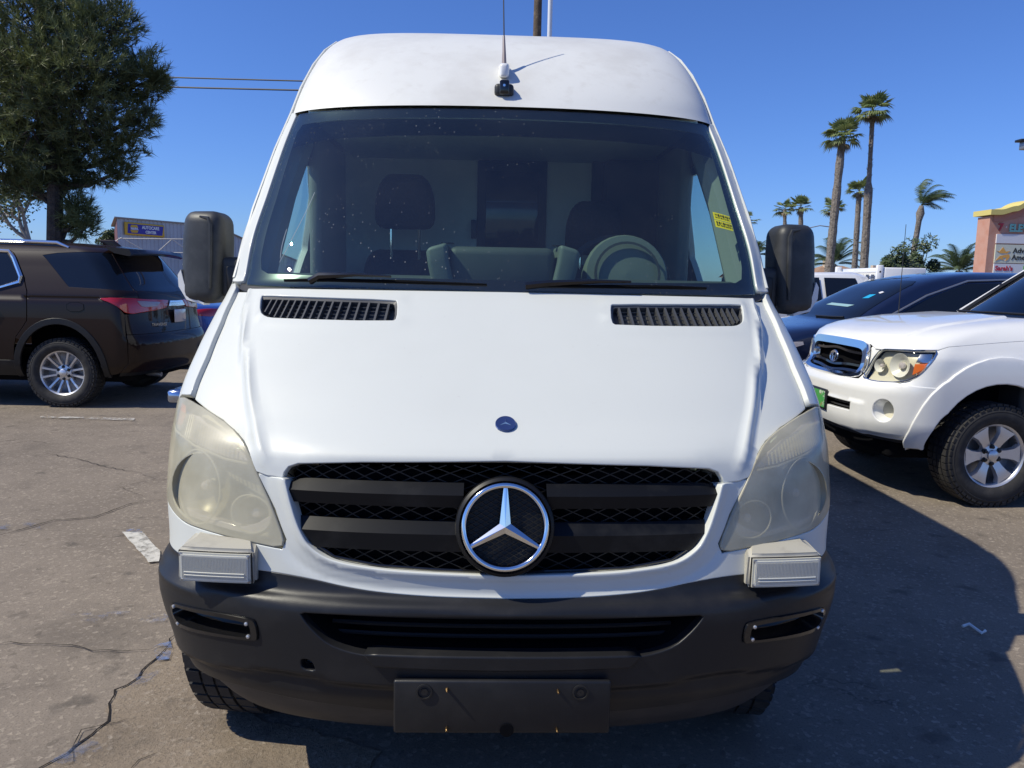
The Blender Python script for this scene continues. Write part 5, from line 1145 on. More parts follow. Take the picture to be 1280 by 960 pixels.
def tflank(s):
    fen=[(.70,.872),(.73,.915),(.81,.982),(.866,1.055),(.888,1.128),(.94,1.148),(1.06,1.163),sdv(1.0,1.193),sdv(1.47,1.222),sdv(1.47,.45),sdv(1.40,.45)]
    fen+=[sdv(.90+.52*math.cos(rad(a)),.42+.56*math.sin(rad(a))) for a in np.linspace(5,150,18)]+[(.87,.866)]
    fen=[fen[i] for i in range(len(fen))]
    panel(S,sd(fen,s),'fender',PW,taco,grid=.035,thick=.012)
    fl=flr_out+[q for q in archT[1:]]
    def fd(p,z): return .045+0*p
    panel(S,sd([q for q in fl],s),'fender_flare',PW,taco,grid=.03,off=.022,thick=.035,edge=.010)
    door=[sdv(1.49,.42),sdv(1.49,1.222),sdv(2.62,1.24),sdv(2.62,.42)]
    panel(S,sd(door,s),'door',PW,taco,grid=.08,thick=.012)
    rd=[sdv(2.64,.42),sdv(2.64,1.24),sdv(3.30,1.24),sdv(3.30,.42)]
    panel(S,sd(rd,s),'rear_door',PW,taco,grid=.08,thick=.012)
    bed=[sdv(3.34,.48),sdv(3.34,1.26),sdv(5.1,1.26),sdv(5.1,.55),sdv(4.72,.55)]+[sdv(4.2+.46*math.cos(rad(a)),.42+.46*math.sin(rad(a))) for a in np.linspace(0,180,14)]+[sdv(3.7,.48)]
    panel(S,sd(bed,s),'bed_side',PW,taco,grid=.1,thick=.02)
    # headlight
    panel(S,sd([(.295,.858),(.295,1.10),(.32,1.13),(.41,1.135),(.70,1.145),(.93,1.16),(.92,1.0),(.80,.865),(.5,.862)],s),'lamp_surround',PW,taco,holes=[chaikin(sd(hl_t,s),1)],grid=.04,thick=.01,off=-.010)
    L=panel(S,sd(hl_t,s),'headlight',M['lens_clear'],taco,grid=.025,thick=.02,off=.002,smooth_it=1)
    bz=panel(S,sd(hl_t,s),'lamp_housing',mat('taco_lamp',(.66,.63,.50),.35,metal=.0) if 'taco_lamp' not in bpy.data.materials else bpy.data.materials['taco_lamp'],L,grid=.03,thick=0,off=-.05,smooth_it=1)
    for p,z,r in ((.575,1.005,.088),(.40,.985,.05)):
        c=S.at(s*p,z,-.012); d=Vector((s*.35,-1,.05)).normalized(); m4=Matrix.Translation(c)@d.to_track_quat('Z','Y').to_matrix().to_4x4()
        MB().lathe([(r,.004),(r*.92,.0),(r*.6,-.03),(r*.2,-.045),(.001,-.045)],m4,28).build('reflector_bowl',mat('soft_silver',(.74,.73,.66),.28,metal=.0,coat=.8) if 'soft_silver' not in bpy.data.materials else bpy.data.materials['soft_silver'],L)
        MB().lathe([(r*.30,-.03),(r*.26,-.012),(.001,-.008)],m4,16).build('bulb',M['lamp_clear'],L)
    panel(S,sd([(.70,.948),(.712,1.025),(.80,1.028),(.835,1.035),(.79,.99)],s),'turn_signal',M['orange'],L,grid=.03,thick=.01,off=-.012)
    panel(S,sd([(.715,1.04),(.73,1.10),(.84,1.106),(.845,1.06),(.82,1.042)],s),'side_reflector',M['reflector'],L,grid=.03,thick=.01,off=-.015)
    rp=chaikin(sd(hl_t,s),1); g_=[S.at(p,z,.002) for p,z in dens(rp,.03)]; MB().tube(g_+g_[:1],.006,5,cap=False).build('lamp_trim',M['chrome'],L)
both(tflank)
# grille
tg=panel(S,gr_t,'grille',M['void'],taco,grid=.05,thick=0,off=-.05)
gi=[(p*.86,1.0+(z-1.0)*.74-.016) for p,z in gr_t]; gi2=chaikin(gi,1); go=chaikin(gr_t,1); n=len(go)
# chrome frame with depth
v=[S.at(p,z,.0) for p,z in go]+[S.at(p*.985,1+(z-1)*.97,.030) for p,z in go]+[S.at(p,z,.022) for p,z in gi2]+[S.at(p*.98,z,-.03) for p,z in gi2]
MB().add(v,[(j*n+i,j*n+(i+1)%n,(j+1)*n+(i+1)%n,(j+1)*n+i) for j in range(3) for i in range(n)]).build('grille_frame',M['chrome'],tg,angle=50)
for zz,wv in ((.915,.0),(.960,.0),(1.055,0)):
    ps_=np.linspace(-.255,.255,25); q=[]; 
    for p in ps_:
        bowz=zz-.020*math.exp(-(p/.09)**2)*(1 if zz<1 else -1); q.append((p,bowz))
    v=[];
    for p,z in q: v+=[S.at(p,z+.016,-.02),S.at(p,z+.006,.008),S.at(p,z-.012,.006),S.at(p,z-.016,-.02)]
    MB().add(v,[(4*i+j,4*i+j+1,4*i+j+5,4*i+j+4) for i in range(24) for j in range(3)]).build('grille_bar',M['gloss_black'],tg,angle=40)
ec=S.at(0,.995,.012); e4=Matrix.Translation(ec)@Matrix.Rotation(rad(85),4,'X')
def ell(rx,ry,cy,wd,name):
    return MB().tube([e4@Vector((rx*math.cos(a),cy+ry*math.sin(a),.004)) for a in np.linspace(0,2*math.pi,33)],wd,6,cap=False).build(name,M['chrome'],tg)
ell(.066,.045,0,.007,'emblem'); ell(.022,.043,0,.0055,'emblem'); ell(.046,.018,.018,.0055,'emblem')
# bumper
tb=[(0,.852),(.15,.855),(.31,.868),(.33,.878),(.40,.880),(.50,.874),(.62,.880),(.72,.910),(.80,.868),(.93,.862),sdv(.46,.855),sdv(.42,.78),sdv(.36,.62),sdv(.30,.47),(.80,.455),(.60,.462),(.40,.468),(.2,.50),(0,.51)]
tb=[(0,.852),(.15,.855),(.31,.866),(.40,.874),(.60,.876),(.80,.862),(.95,.858),(.93,.74),(.88,.60),(.80,.46),(.60,.462),(.40,.468),(.2,.50),(0,.51)]
slot=sym([(0,.705),(.325,.700),(.325,.622),(0,.618)])
fg=[(.575+.088*math.cos(a),.672+.090*math.sin(a)) for a in np.linspace(0,2*math.pi,22,endpoint=False)]
def td(p,z): ap=np.abs(p); return .012*sstep(.72-z,0,.02)*sstep(.40-ap,-.05,.02)-.010*sstep(.50-z,0,.03)
tbm=panel(S,sym(tb),'bumper',PW,taco,holes=[slot,fg,mir(fg)],grid=.025,thick=.03,edge=.008,disp=td,off=.006)
MB().add([S.at(p,z,-.06) for p,z in sym([(0,.72),(.34,.715),(.34,.61),(0,.605)])],[tuple(range(6))]).build('intake_back',M['void'],tbm,smooth=False)
for zz in (.645,.675): MB().tube([S.at(p,zz,-.02) for p in np.linspace(-.325,.325,13)],.007,6).build('intake_bar',M['black'],tbm)
def tfog(s):
    a=sd(fg,s); n=len(a); c0=np.mean(a,0)
    v=[S.at(p,z,.004) for p,z in a]+[S.at(c0[0]+(p-c0[0])*.72+s*.02,c0[1]+(z-c0[1])*.72,-.075) for p,z in a]
    MB().add(v,[(i,(i+1)%n,(i+1)%n+n,i+n) for i in range(n)]).build('fog_recess',PW,tbm)
    MB().add([S.at(c0[0]+(p-c0[0])*.78+s*.02,c0[1]+(z-c0[1])*.78,-.070) for p,z in a],[tuple(range(n))]).build('fog_lamp',M['taco_lamp'] if 'taco_lamp' in M else bpy.data.materials['taco_lamp'],tbm,smooth=False)
both(tfog)
rbox('license_plate',(-.115,-.030,.580),(.215,-.012,.745),.008,M['black'],tbm,2)
GP=mat('plate_green',(.05,.30,.06),.4,noise=[(14,(.55,.62,.5),.52,.58),(22,(.35,.2,.1),.62,.68)])
MB().box((-.098,-.034,.597),(.198,-.030,.728)).build('plate_face',GP,tbm,smooth=False)
panel(S,sym([(0,.52),(.2,.51),(.4,.478),(.8,.465),(.8,.41),(0,.41)]),'valance',M['bumper_low'],taco,off=-.03,thick=0,grid=.05)
# cab
def cabshell(root,secs,name,m):
    "secs: y,z,halfwidth,... list of rings (y,[(x,z)...])"
    v=[];k=len(secs[0][1])
    for y,r in secs: v+=[(x,y,z) for x,z in r]
    f=[(i*k+j,i*k+j+1,(i+1)*k+j+1,(i+1)*k+j) for i in range(len(secs)-1) for j in range(k-1)]
    return mk(name,v,f,m,root,angle=40)
def greenhouse(root,m,yb,zb,wb,yt,zt,wt,yr,zr,wr_,yrb,paint,ngl=4,pil=.05,wsg=None,dividers=(.5,),pr=.038):
    """yb,zb,wb windshield base; yt,zt,wt windshield head; yr,zr,wr_ rear head; yrb rear base"""
    # roof
    n=9; v=[]
    ys_=np.linspace(yt,yr,7)
    for y in ys_:
        t=(y-yt)/(yr-yt); ww=wt+(wr_-wt)*t; zz=zt+(zr-zt)*t+.035*math.sin(math.pi*t)
        for x in np.linspace(-1,1,n): v.append((x*ww,y,zz+.03*(1-x*x)))
    f=[(i*n+j,i*n+j+1,(i+1)*n+j+1,(i+1)*n+j) for i in range(6) for j in range(n-1)]
    rf=mk('roof',v,f,paint,root,angle=60)
    W=[(s*wb,yb,zb) for s in (-1,1)]
    # windshield, bowed
    v=[];n=9
    for t in np.linspace(0,1,5):
        ww=wb+(wt-wb)*t; y0=yb+(yt-yb)*t; zz=zb+(zt-zb)*t
        for x in np.linspace(-1,1,n): v.append((x*ww*.97,y0-.16*(1-x*x)*(1-.4*t),zz+.03*(1-x*x)*t))
    ws=mk('windshield',v,[(i*n+j,i*n+j+1,(i+1)*n+j+1,(i+1)*n+j) for i in range(4) for j in range(n-1)],wsg or M['dark_tint'],root)
    v=[]
    for t in np.linspace(0,1,4):
        ww=wb+(wr_-wb)*t; y0=yrb+(yr-yrb)*t; zz=zb+(zr-zb)*t
        for x in np.linspace(-1,1,n): v.append((x*ww*.96,y0+.06*(1-x*x),zz+.03*(1-x*x)*t))
    mk('rear_window',v,[(i*n+j,i*n+j+1,(i+1)*n+j+1,(i+1)*n+j)[::-1] for i in range(3) for j in range(n-1)],M['dark_tint'],root)
    for s in (-1,1):
        A=Vector((s*wb,yb,zb)); B=Vector((s*wt,yt,zt)); Cc=Vector((s*wr_,yr,zr)); D=Vector((s*wb,yrb,zb))
        g=mk('side_window',[A,B,Cc,D],[(0,1,2,3) if s<0 else (3,2,1,0)],M['dark_tint'],root,smooth=False)
        o=Vector((s*.004,0,0))
        MB().tube([A+o,A.lerp(B,.5)+o+Vector((0,-.0,.012)),B+o],[pr*1.1,pr,pr],6).build('pillar',paint if pr>.03 else M['black'],root)
        MB().tube([B+o,B.lerp(Cc,.5)+o+Vector((0,0,.035)),Cc+o],[.034,.036,.036],6).build('roof_rail',paint,root)
        MB().tube([Cc+o,D+o],[.04,.06],6).build('rear_pillar',paint,root)
        MB().tube([A+o,D+o],.022,6).build('belt_trim',M['black'],root)
        for d in dividers:
            MB().tube([A.lerp(D,d)+o,B.lerp(Cc,max(0,(d-.22)/.78))+o],.03,6).build('door_pillar',M['black'],root)
    return ws
TW=glass('pickup_glass',(.55,.62,.64),1.0)
tws=greenhouse(taco,None,1.62,1.345,.79,2.26,1.83,.64,3.10,1.85,.64,3.32,PW,dividers=(.42,),wsg=TW,pr=.020)
for s in (1,-1):
    A=Vector((s*.79,1.62,1.345)); B=Vector((s*.64,2.26,1.83)); MB().tube([A+Vector((s*.012,-.02,.008)),B+Vector((s*.012,-.02,.008))],.010,6).build('pillar_trim',M['white'],taco)
rbox('cab_floor',(-.86,1.1,.5),(.86,3.3,1.20),.03,M['interior_dark'],taco,2)
rbox('cowl',(-.78,1.30,1.28),(.78,1.68,1.347),.015,M['black'],taco,2)
# green windshield notice and steering wheel
nt_=Vector((.64,1.58,1.40)); 
MB().add([(.735,1.645,1.385),(.60,1.60,1.385),(.57,1.77,1.52),(.69,1.83,1.52)],[(0,1,2,3)]).build('windshield_notice',mat('notice',(.45,.72,.62),.6),taco,smooth=False)
MB().lathe([(.18+.014*math.cos(a),.014*math.sin(a)) for a in np.linspace(0,2*math.pi,8)],Matrix.Translation((.38,2.05,1.42))@Matrix.Rotation(rad(65),4,'X'),32).build('steering_wheel',mat('wheel_grey',(.25,.25,.25),.5),taco)
wiper_pts=[(-.1,1.40,1.375),(.3,1.43,1.375),(.62,1.50,1.372)]
MB().tube(wiper_pts,.010,6).build('wiper',M['black'],taco)
MB().tube([(-.05,1.42,1.372),(-.55,1.45,1.372)],.010,6).build('wiper',M['black'],taco)
rbox('bed_floor',(-.85,3.32,.55),(.85,5.08,.75),.02,M['black'],taco,2)
rbox('bed_front',(-.85,3.32,.6),(.85,3.38,1.26),.01,PW,taco,2); rbox('tailgate',(-.85,5.06,.55),(.85,5.12,1.26),.02,PW,taco,2)
rbox('underbody',(-.70,.25,.30),(.70,5.0,.56),.03,M['void'],taco,2)
rbox('engine_bay',(-.50,.50,.50),(.50,1.30,1.05),.05,M['void'],taco,2)
rbox('inner_arch',(-.62,.45,.3),(.62,1.4,1.0),.05,M['void'],taco,2)
MB().tube([(-.62,.95,1.24),(-.62,.95,2.12)],[.004,.0025],6).build('aerial',M['ink'],taco)
for sx,y,stt,dk in ((.83,.90,4,0),(-.83,.90,4,0),(.83,4.2,0,0),(-.83,4.2,0,0)):
    wheel(taco,(sx,y,.378),.370,.240,.235,6,'six',-1 if sx<0 else 1,rot=rad(33),steer=rad(stt))
# ------------------------------------------------------------------ dark brown SUV (rear end towards the van)
TRAV=FaceSurf(
 g=[(.35,.16),(.45,.05),(.55,.0),(.75,.0),(.85,.05),(1.0,.09),(1.2,.11),(1.32,.15),(1.4,.22),(1.6,.36),(1.77,.47),(1.82,.50),(1.86,.60),(1.89,.8),(1.91,1.2)],
 ys=[(.35,.5),(.55,.42),(.85,.42),(1.2,.46),(1.32,.50),(1.4,.56),(1.6,.70),(1.77,.84),(1.84,.98),(1.89,1.3),(1.91,1.8)],
 w=[(.35,.92),(.5,1.0),(.9,1.03),(1.2,1.02),(1.3,.995),(1.4,.96),(1.6,.88),(1.77,.80),(1.84,.73),(1.89,.6),(1.91,.4)],
 n=[(.35,2.8),(1.3,2.8),(1.9,2.6)])
suv=empty('parked_suv',(-3.905,8.023,0),math.pi/2+YAW,'dark brown SUV with roof rails and chunky off-road tyres, rear lamp towards the van','suv')
BR=M['brown_paint']; S=TRAV; q_=TRAV.side
def crs(p,z):   # body side groove under the glass and lower crease
    return -.009*np.exp(-((z-1.262)/.010)**2)
archR=[q_(1.02+.475*math.cos(rad(a)),.42+.55*math.sin(rad(a))) for a in np.linspace(-8,188,24)]
archF=[q_(4.16+.475*math.cos(rad(a)),.42+.55*math.sin(rad(a))) for a in np.linspace(-8,188,24)]
lamp=[(1.045,1.262),(.94,1.270),(.60,1.262),(.30,1.245),(.11,1.232),(.15,1.150),(.30,1.128),(.50,1.112),(.65,1.097),(.76,1.112),(.87,1.185)]
def suvside(s):
    sdd=(lambda P: mir(P)) if s<0 else (lambda P:list(P))
    qw=[q_(1.27,1.745),q_(.90,1.385),(.80,1.362),(.56,1.350),(.53,1.36),(.53,1.79),(.9,1.795),q_(1.1,1.775)]
    quarter=[q_(1.355,1.27)]+[q_(1.355,1.0)]+[q_(1.50,.80)]+archR[::-1][1:-1]+[q_(.50,.40),(.9,.46),(.80,.60),(.80,.84),(.76,1.09),(.88,1.185),(1.05,1.255),(.94,1.278),(.60,1.270),(.52,1.275),(.52,1.815),(.95,1.83),q_(1.5,1.845),q_(1.72,1.82),q_(1.60,1.765),q_(1.40,1.47)]
    quarter=[q_(1.355,1.0),q_(1.50,.80)]+[q_(1.02+.475*math.cos(rad(a)),.42+.55*math.sin(rad(a))) for a in np.linspace(45,-8,10)]+[q_(.50,.38),(.92,.40),(.84,.52),(.82,.84),(.775,1.085),(.885,1.185),(1.058,1.256),(.94,1.279),(.60,1.271),(.52,1.275),(.52,1.815),(.95,1.83),q_(1.5,1.845),q_(1.72,1.82),q_(1.60,1.765),q_(1.41,1.47),q_(1.355,1.27)]
    quarter=[q_(1.355,1.0),q_(1.50,.80)]+[q_(1.02+.475*math.cos(rad(a)),.42+.55*math.sin(rad(a))) for a in np.linspace(38,188,24)]+[q_(.50,.38),(.92,.40),(.84,.52),(.82,.84),(.775,1.085),(.885,1.185),(1.058,1.256),(.94,1.279),(.60,1.271),(.52,1.275),(.52,1.815),(.95,1.83),q_(1.5,1.845),q_(1.72,1.82),q_(1.60,1.765),q_(1.41,1.47),q_(1.355,1.27)]
    fuel=[q_(.905,1.215),q_(.715,1.22),q_(.705,1.115),q_(.90,1.11)]
    panel(S,sdd(quarter),'quarter_panel',BR,suv,holes=[sdd(qw)],grid=.03,thick=.012,disp=crs)
    fd=panel(S,sdd([(a*1,b) for a,b in fuel]),'fuel_door',BR,suv,off=.003,thick=.002,grid=.05,smooth_it=1,edge=.002)
    fr=chaikin(sdd(fuel),1); MB().tube([S.at(p,z,.001) for p,z in fr+fr[:1]],.0035,4,cap=False).build('fuel_door_gap',M['void'],suv)
    panel(S,sdd(qw),'quarter_window',M['dark_glass'],suv,off=-.003,thick=.0,grid=.05)
    # arch flare trim
    fl=[q_(1.02+.475*math.cos(rad(a)),.42+.55*math.sin(rad(a))) for a in np.linspace(-8,188,26)]+[q_(1.02+.535*math.cos(rad(a)),.42+.61*math.sin(rad(a))) for a in np.linspace(186,-6,26)]
    panel(S,sdd(fl),'arch_trim',M['bumper'],suv,off=.012,thick=.03,grid=.03,edge=.006)
    fl=[(a+3.14,b) for a,b in fl]; panel(S,sdd(fl),'arch_trim',M['bumper'],suv,off=.012,thick=.03,grid=.03,edge=.006)
    # doors
    dw=[q_(1.47,1.46),q_(1.68,1.76),q_(2.38,1.785),q_(2.40,1.37),q_(1.75,1.355)]
    door=[q_(1.37,1.0),q_(1.37,1.27),q_(1.425,1.47),q_(1.615,1.765),q_(1.735,1.825),q_(2.46,1.84),q_(2.46,.55),q_(1.555,.55),q_(1.535,.70),q_(1.50,.82)]
    panel(S,sdd(door),'rear_door',BR,suv,holes=[sdd(dw)],grid=.05,thick=.012,disp=crs)
    panel(S,sdd(dw),'door_window',M['dark_glass'],suv,off=-.004,thick=0,grid=.06)
    dens_=dens([q_(1.445,1.47),q_(1.655,1.775),q_(2.42,1.80)],.06)[:-20] if False else [q_(2.40,1.800),q_(1.66,1.778),q_(1.58,1.70),q_(1.455,1.49),q_(1.47,1.43),q_(1.74,1.345),q_(2.40,1.357)]
    MB().tube([S.at((p if s>0 else -p),z,.004) for p,z in dens_],[.018,.02,.024,.026,.022,.016,.014],6).build('window_chrome',M['polished'],suv)
    rbx=S.at(*(lambda a:(a[0]*(1 if s>0 else -1),a[1]))(q_(1.75,1.19)),.03)
    MB().tube([rbx,rbx+Vector((s*.01,.11,0)),rbx+Vector((0,.22,0))],[.012,.018,.012],8).build('door_handle',M['polished'],suv)
    fd_=[q_(2.475,.55),q_(2.475,1.84),q_(3.15,1.80),q_(3.55,1.42),q_(3.62,1.27),q_(3.62,.55)]
    fw_=[q_(2.55,1.37),q_(2.55,1.785),q_(3.08,1.745),q_(3.40,1.40)]
    panel(S,sdd(fd_),'front_door',BR,suv,holes=[sdd(fw_)],grid=.07,thick=.012)
    panel(S,sdd(fw_),'door_window',M['dark_glass'],suv,off=-.004,thick=0,grid=.08)
    ff=[q_(3.64,.55),q_(3.64,1.25),q_(4.3,1.12),q_(5.0,1.0),q_(5.15,.85),q_(5.15,.45),q_(4.65,.42)]+[q_(4.16+.475*math.cos(rad(a)),.42+.55*math.sin(rad(a))) for a in np.linspace(5,175,20)]
    panel(S,sdd(ff),'front_fender',BR,suv,grid=.07,thick=.012)
    sk=[q_(1.53,.54),q_(3.66,.54),q_(3.66,.36),q_(1.52,.36)]; panel(S,sdd(sk),'sill',M['bumper'],suv,grid=.1,off=.004,thick=.02)
    L=panel(S,sdd(lamp),'tail_lamp',M['red_lens'],suv,grid=.03,thick=.02,off=.010,edge=.006)
    cl=[(.56,1.232),(.48,1.230),(.24,1.212),(.29,1.170),(.42,1.166),(.51,1.175)]
    panel(S,sdd(cl),'reversing_lens',mat('smoked_lens',(.30,.22,.23),.12,coat=1) if 'smoked_lens' not in bpy.data.materials else bpy.data.materials['smoked_lens'],L,grid=.03,thick=.01,off=.016)
    # roof rail
    rr=[q_(y,z) for y,z in ((1.0,1.835),(1.15,1.86),(1.6,1.87),(2.4,1.875),(3.0,1.86),(3.15,1.83))]
    MB().tube([S.at((p if s>0 else -p),z,.035 if 0<i<5 else .0) for i,(p,z) in enumerate(rr)],[.014,.02,.022,.022,.02,.014],8).build('roof_rail',M['polished'],suv)
suvside(-1); suvside(1)
tail=[(0,.86),(.79,.86),(.77,1.085),(.64,1.088),(.30,1.118),(.13,1.142),(.095,1.236),(.30,1.255),(.51,1.270),(.51,1.352),(0,1.33)]
panel(S,sym(tail),'tailgate',BR,suv,grid=.04,thick=.015)
panel(S,sym([(0,1.335),(.51,1.358),(.515,1.79),(0,1.79)]),'rear_window',M['dark_glass'],suv,grid=.05,thick=.0,off=-.004)
panel(S,sym([(0,.85),(.80,.85),(.83,.52),(.90,.42),(0,.42)]),'rear_bumper',BR,suv,grid=.05,thick=.02,off=.010)
panel(S,sym([(0,.43),(.9,.43),(.9,.36),(0,.36)]),'bumper_valance',M['bumper'],suv,grid=.06,thick=0,off=-.01)
panel(S,sym([(0,1.222),(.09,1.225),(.12,1.165),(0,1.160)]),'tail_chrome',M['chrome'],suv,grid=.03,thick=.02,off=.016)
rbox('license_plate',(-.16,.055,.96),(.16,.066,1.12),.006,M['lamp_clear'],suv,2)
S2=mat('dark_lettering',(.6,.6,.6),.2,metal=1)
R180=Matrix.Rotation(rad(90),4,'X')
text_obj('lettering','TRAVERSE',.05,S2,suv,Matrix.Translation((-.55,.075,.955))@Matrix.Rotation(rad(-22),4,'Z')@R180,.003)
# roof and spoiler
ps=np.concatenate([np.linspace(-3.0,-1.25,8),np.linspace(-1.1,1.1,33),np.linspace(1.25,3.0,8)]); zs=np.array([1.79,1.82,1.84,1.86,1.875,1.89,1.90,1.907,1.91])
X,F=loft_grid(S,ps,zs,'',None,None); k=len(ps); top=[(len(zs)-1)*k+i for i in range(k)]; h=(k-1)//2
for i in range(h): F.append((top[i],top[i+1],top[k-2-i],top[k-1-i]) if i<h-1 else (top[i],top[i+1],top[k-2-i]))
mk('roof',X,F,BR,suv,angle=50)
sp=[]
for x in np.linspace(-1,1,15):
    e=1-abs(x)**3*.25; sp+=[(x*.70,.62,1.855),(x*.70,.40-.10*e,1.845-.01*abs(x)),(x*.70,.24+.06*abs(x)**2,1.800-.03*x*x),(x*.70,.27+.06*abs(x)**2,1.782-.03*x*x),(x*.70,.50,1.785)]
mk('spoiler',sp,[(5*i+j,5*i+j+1,5*i+j+6,5*i+j+5)[::-1] for i in range(14) for j in range(4)]+[(0,1,2,3,4),(74,73,72,71,70)],BR,suv,angle=40)
MB().tube([(-.05,.335,1.36),(.28,.33,1.40)],.012,6).build('rear_wiper',M['black'],suv)
rbox('aerial_fin',(-.02,.75,1.86),(.02,.95,1.965),.012,BR,suv,2,lambda c:Vector((c.x,c.y+.10*max(0,(c.z-1.88)/.08),c.z)))
# front end (beyond the picture edge)
v=[]
for x in np.linspace(-1,1,9):
    v+=[(x*.62,3.16,1.83),(x*.80,3.75,1.33),(x*.86,4.5,1.20),(x*.84,5.0,1.06),(x*.88,5.25,.85),(x*.86,5.25,.45)]
mk('hood',v,[(6*i+j,6*i+j+1,6*i+j+7,6*i+j+6) for i in range(8) for j in range(1,5)],BR,suv)
mk('windshield',[(-.62,3.16,1.835),(.62,3.16,1.835),(.82,3.77,1.33),(-.82,3.77,1.33)],[(0,1,2,3)],M['dark_glass'],suv,smooth=False)
rbox('underbody',(-.80,.3,.28),(.80,5.0,.52),.03,M['void'],suv,2); rbox('cabin_core',(-.82,.55,1.02),(.82,3.7,1.30),.05,M['void'],suv,2); rbox('inner_arch',(-.62,.5,.3),(.62,1.6,1.1),.05,M['void'],suv,2)
rbox('engine_bay',(-.75,3.6,.5),(.75,5.0,1.0),.05,M['void'],suv,2)
MB().tube([(-.45,.12,.34),(-.45,.35,.36)],.03,10).build('exhaust_tip',M['steel'],suv)
for sx,y in ((-.88,1.02),(.88,1.02),(-.88,4.16),(.88,4.16)):
    wheel(suv,(sx,y,.400),.395,.265,.262,6,'twin',-1 if sx<0 else 1,rot=rad(90))
# ------------------------------------------------------------------ simple full cars standing further back
def far_car(name,label,cat,loc,rz,paint,g,ys,w,L,axles,hoodz,glassz,lamp_m,lamp_poly,R=.34,end='rear',tailz=None,extra=None,gp=None):
    root=empty(name,loc,rz,label,cat); S=FaceSurf(g,ys,w,[(g[0][0],2.7),(g[-1][0],2.7)]); zt=g[-1][0]
    rearY=L
    ps=np.concatenate([-1-np.linspace(L,.15,14),np.linspace(-1.05,1.05,41),1+np.linspace(.15,L,14)]); zs=np.linspace(g[0][0],zt,34)
    P,Z=np.meshgrid(ps,zs); X=S(P.ravel(),Z.ravel()).reshape(len(zs),len(ps),3)
    # shape the far end by pulling it in along a profile
    prof=tailz
    for j,z in enumerate(zs):
        ye=prof(z)
        y0=float(S.ys(z))
        for i,p in enumerate(ps):
            e=abs(p)-1
            if e>0: X[j,i,1]=y0+(max(ye,y0+.02)-y0)*min(e/L,1)
    k=len(ps); V=X.reshape(-1,3); F=[(j*k+i,j*k+i+1,(j+1)*k+i+1,(j+1)*k+i) for j in range(len(zs)-1) for i in range(k-1)]
    h=(k-1)//2; t0=(len(zs)-1)*k
    for i in range(h): F.append((t0+i,t0+i+1,t0+k-2-i,t0+k-1-i) if i<h-1 else (t0+i,t0+i+1,t0+k-2-i))
    for j in range(len(zs)-1): F.append((j*k+k-1,j*k,(j+1)*k,(j+1)*k+k-1))
    # wheel openings
    def cut(c):
        return any(abs(c[1]-a)<.0 for a in axles)
    b=mk('body',V,F,paint,root,angle=55)
    for nm,poly,m_ in gp or []: panel(S,poly,nm,m_,root,grid=.05,thick=.004,off=.006)
    for s in (1,-1):
        panel(S,lamp_poly if s>0 else mir(lamp_poly),'tail_lamp' if end=='rear' else 'headlight',lamp_m,root,grid=.03,thick=.01,off=.008)
        for a in axles:
            ww=float(S.w(.5))
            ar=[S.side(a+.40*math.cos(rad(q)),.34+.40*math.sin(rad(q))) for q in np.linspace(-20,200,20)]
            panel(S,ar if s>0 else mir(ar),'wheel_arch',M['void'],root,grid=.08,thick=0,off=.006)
            wheel(root,(s*(ww-.085),a,R),R,.21,R*.64,5,'twin',s)
    rbox('underbody',(-.7,.3,.2),(.7,L-.2,.4),.03,M['void'],root,2)
    return root,S
# navy crossover facing left behind the pickup
gN=[(.25,.12),(.4,.03),(.55,0),(.75,.02),(.9,.10),(1.0,.22),(1.08,.50),(1.14,.95),(1.18,1.22),(1.30,1.42),(1.46,1.70),(1.61,2.0),(1.71,2.35),(1.76,2.75)]
yN=[(.25,.6),(.55,.5),(.75,.52),(.9,.62),(1.0,.82),(1.08,1.1),(1.14,1.35),(1.18,1.48),(1.30,1.66),(1.46,1.95),(1.61,2.28),(1.71,2.7),(1.76,3.1)]
wN=[(.25,.86),(.5,.93),(.85,.95),(1.0,.94),(1.12,.92),(1.2,.88),(1.35,.81),(1.5,.75),(1.63,.69),(1.71,.60),(1.76,.42)]
NS=FaceSurf(gN,yN,wN,[(.25,2.7),(1.76,2.7)])
nsd=NS.side
wsN=sym([(0,1.185),(.45,1.187),(.72,1.20),(.74,1.30),(.72,1.47),(.70,1.60),(.60,1.64),(.3,1.648),(0,1.65)])
swN=[nsd(1.85,1.26),nsd(2.25,1.46),nsd(2.7,1.62),nsd(3.4,1.645),nsd(4.1,1.45),nsd(4.25,1.28),nsd(3.0,1.235)]
swL=[nsd(1.72,1.235),nsd(2.2,1.48),nsd(2.7,1.648),nsd(3.4,1.68)]
lampN=[(.40,.80),(.46,.86),(.62,.90),(.82,.94),(1.05,.96),(1.12,.93),(.98,.85),(.70,.79),(.50,.775)]
loc=(2.60,7.35,0)
nav,_=far_car('parked_crossover','dark navy crossover with long raked windshield parked behind the white pickup','car',loc,rad(-90),M['navy_paint'],gN,yN,wN,4.7,(1.0,3.9),None,None,M['lamp_clear'],lampN,R=.36,end='front',
  tailz=lambda z: 4.75-.25*max(0,(z-1.0)/.3) if z<1.25 else 4.55-1.0*(z-1.25)/.51,
  gp=[('windshield',wsN,M['dark_glass']),('side_window',swN,M['dark_glass']),('side_window',mir(swN),M['dark_glass']),('front_grille',sym([(0,.72),(.34,.73),(.36,.62),(0,.60)]),M['gloss_black'])])
for s in (1,-1): MB().tube([NS.at(p*s,z,.010) for p,z in swL],.012,6).build('window_chrome',M['steel'],nav)
panel(NS,[(.40,1.50),(.43,1.515),(.49,1.505),(.46,1.487)],'windshield_sticker',M['white'],nav,off=.010,thick=0,grid=.02)
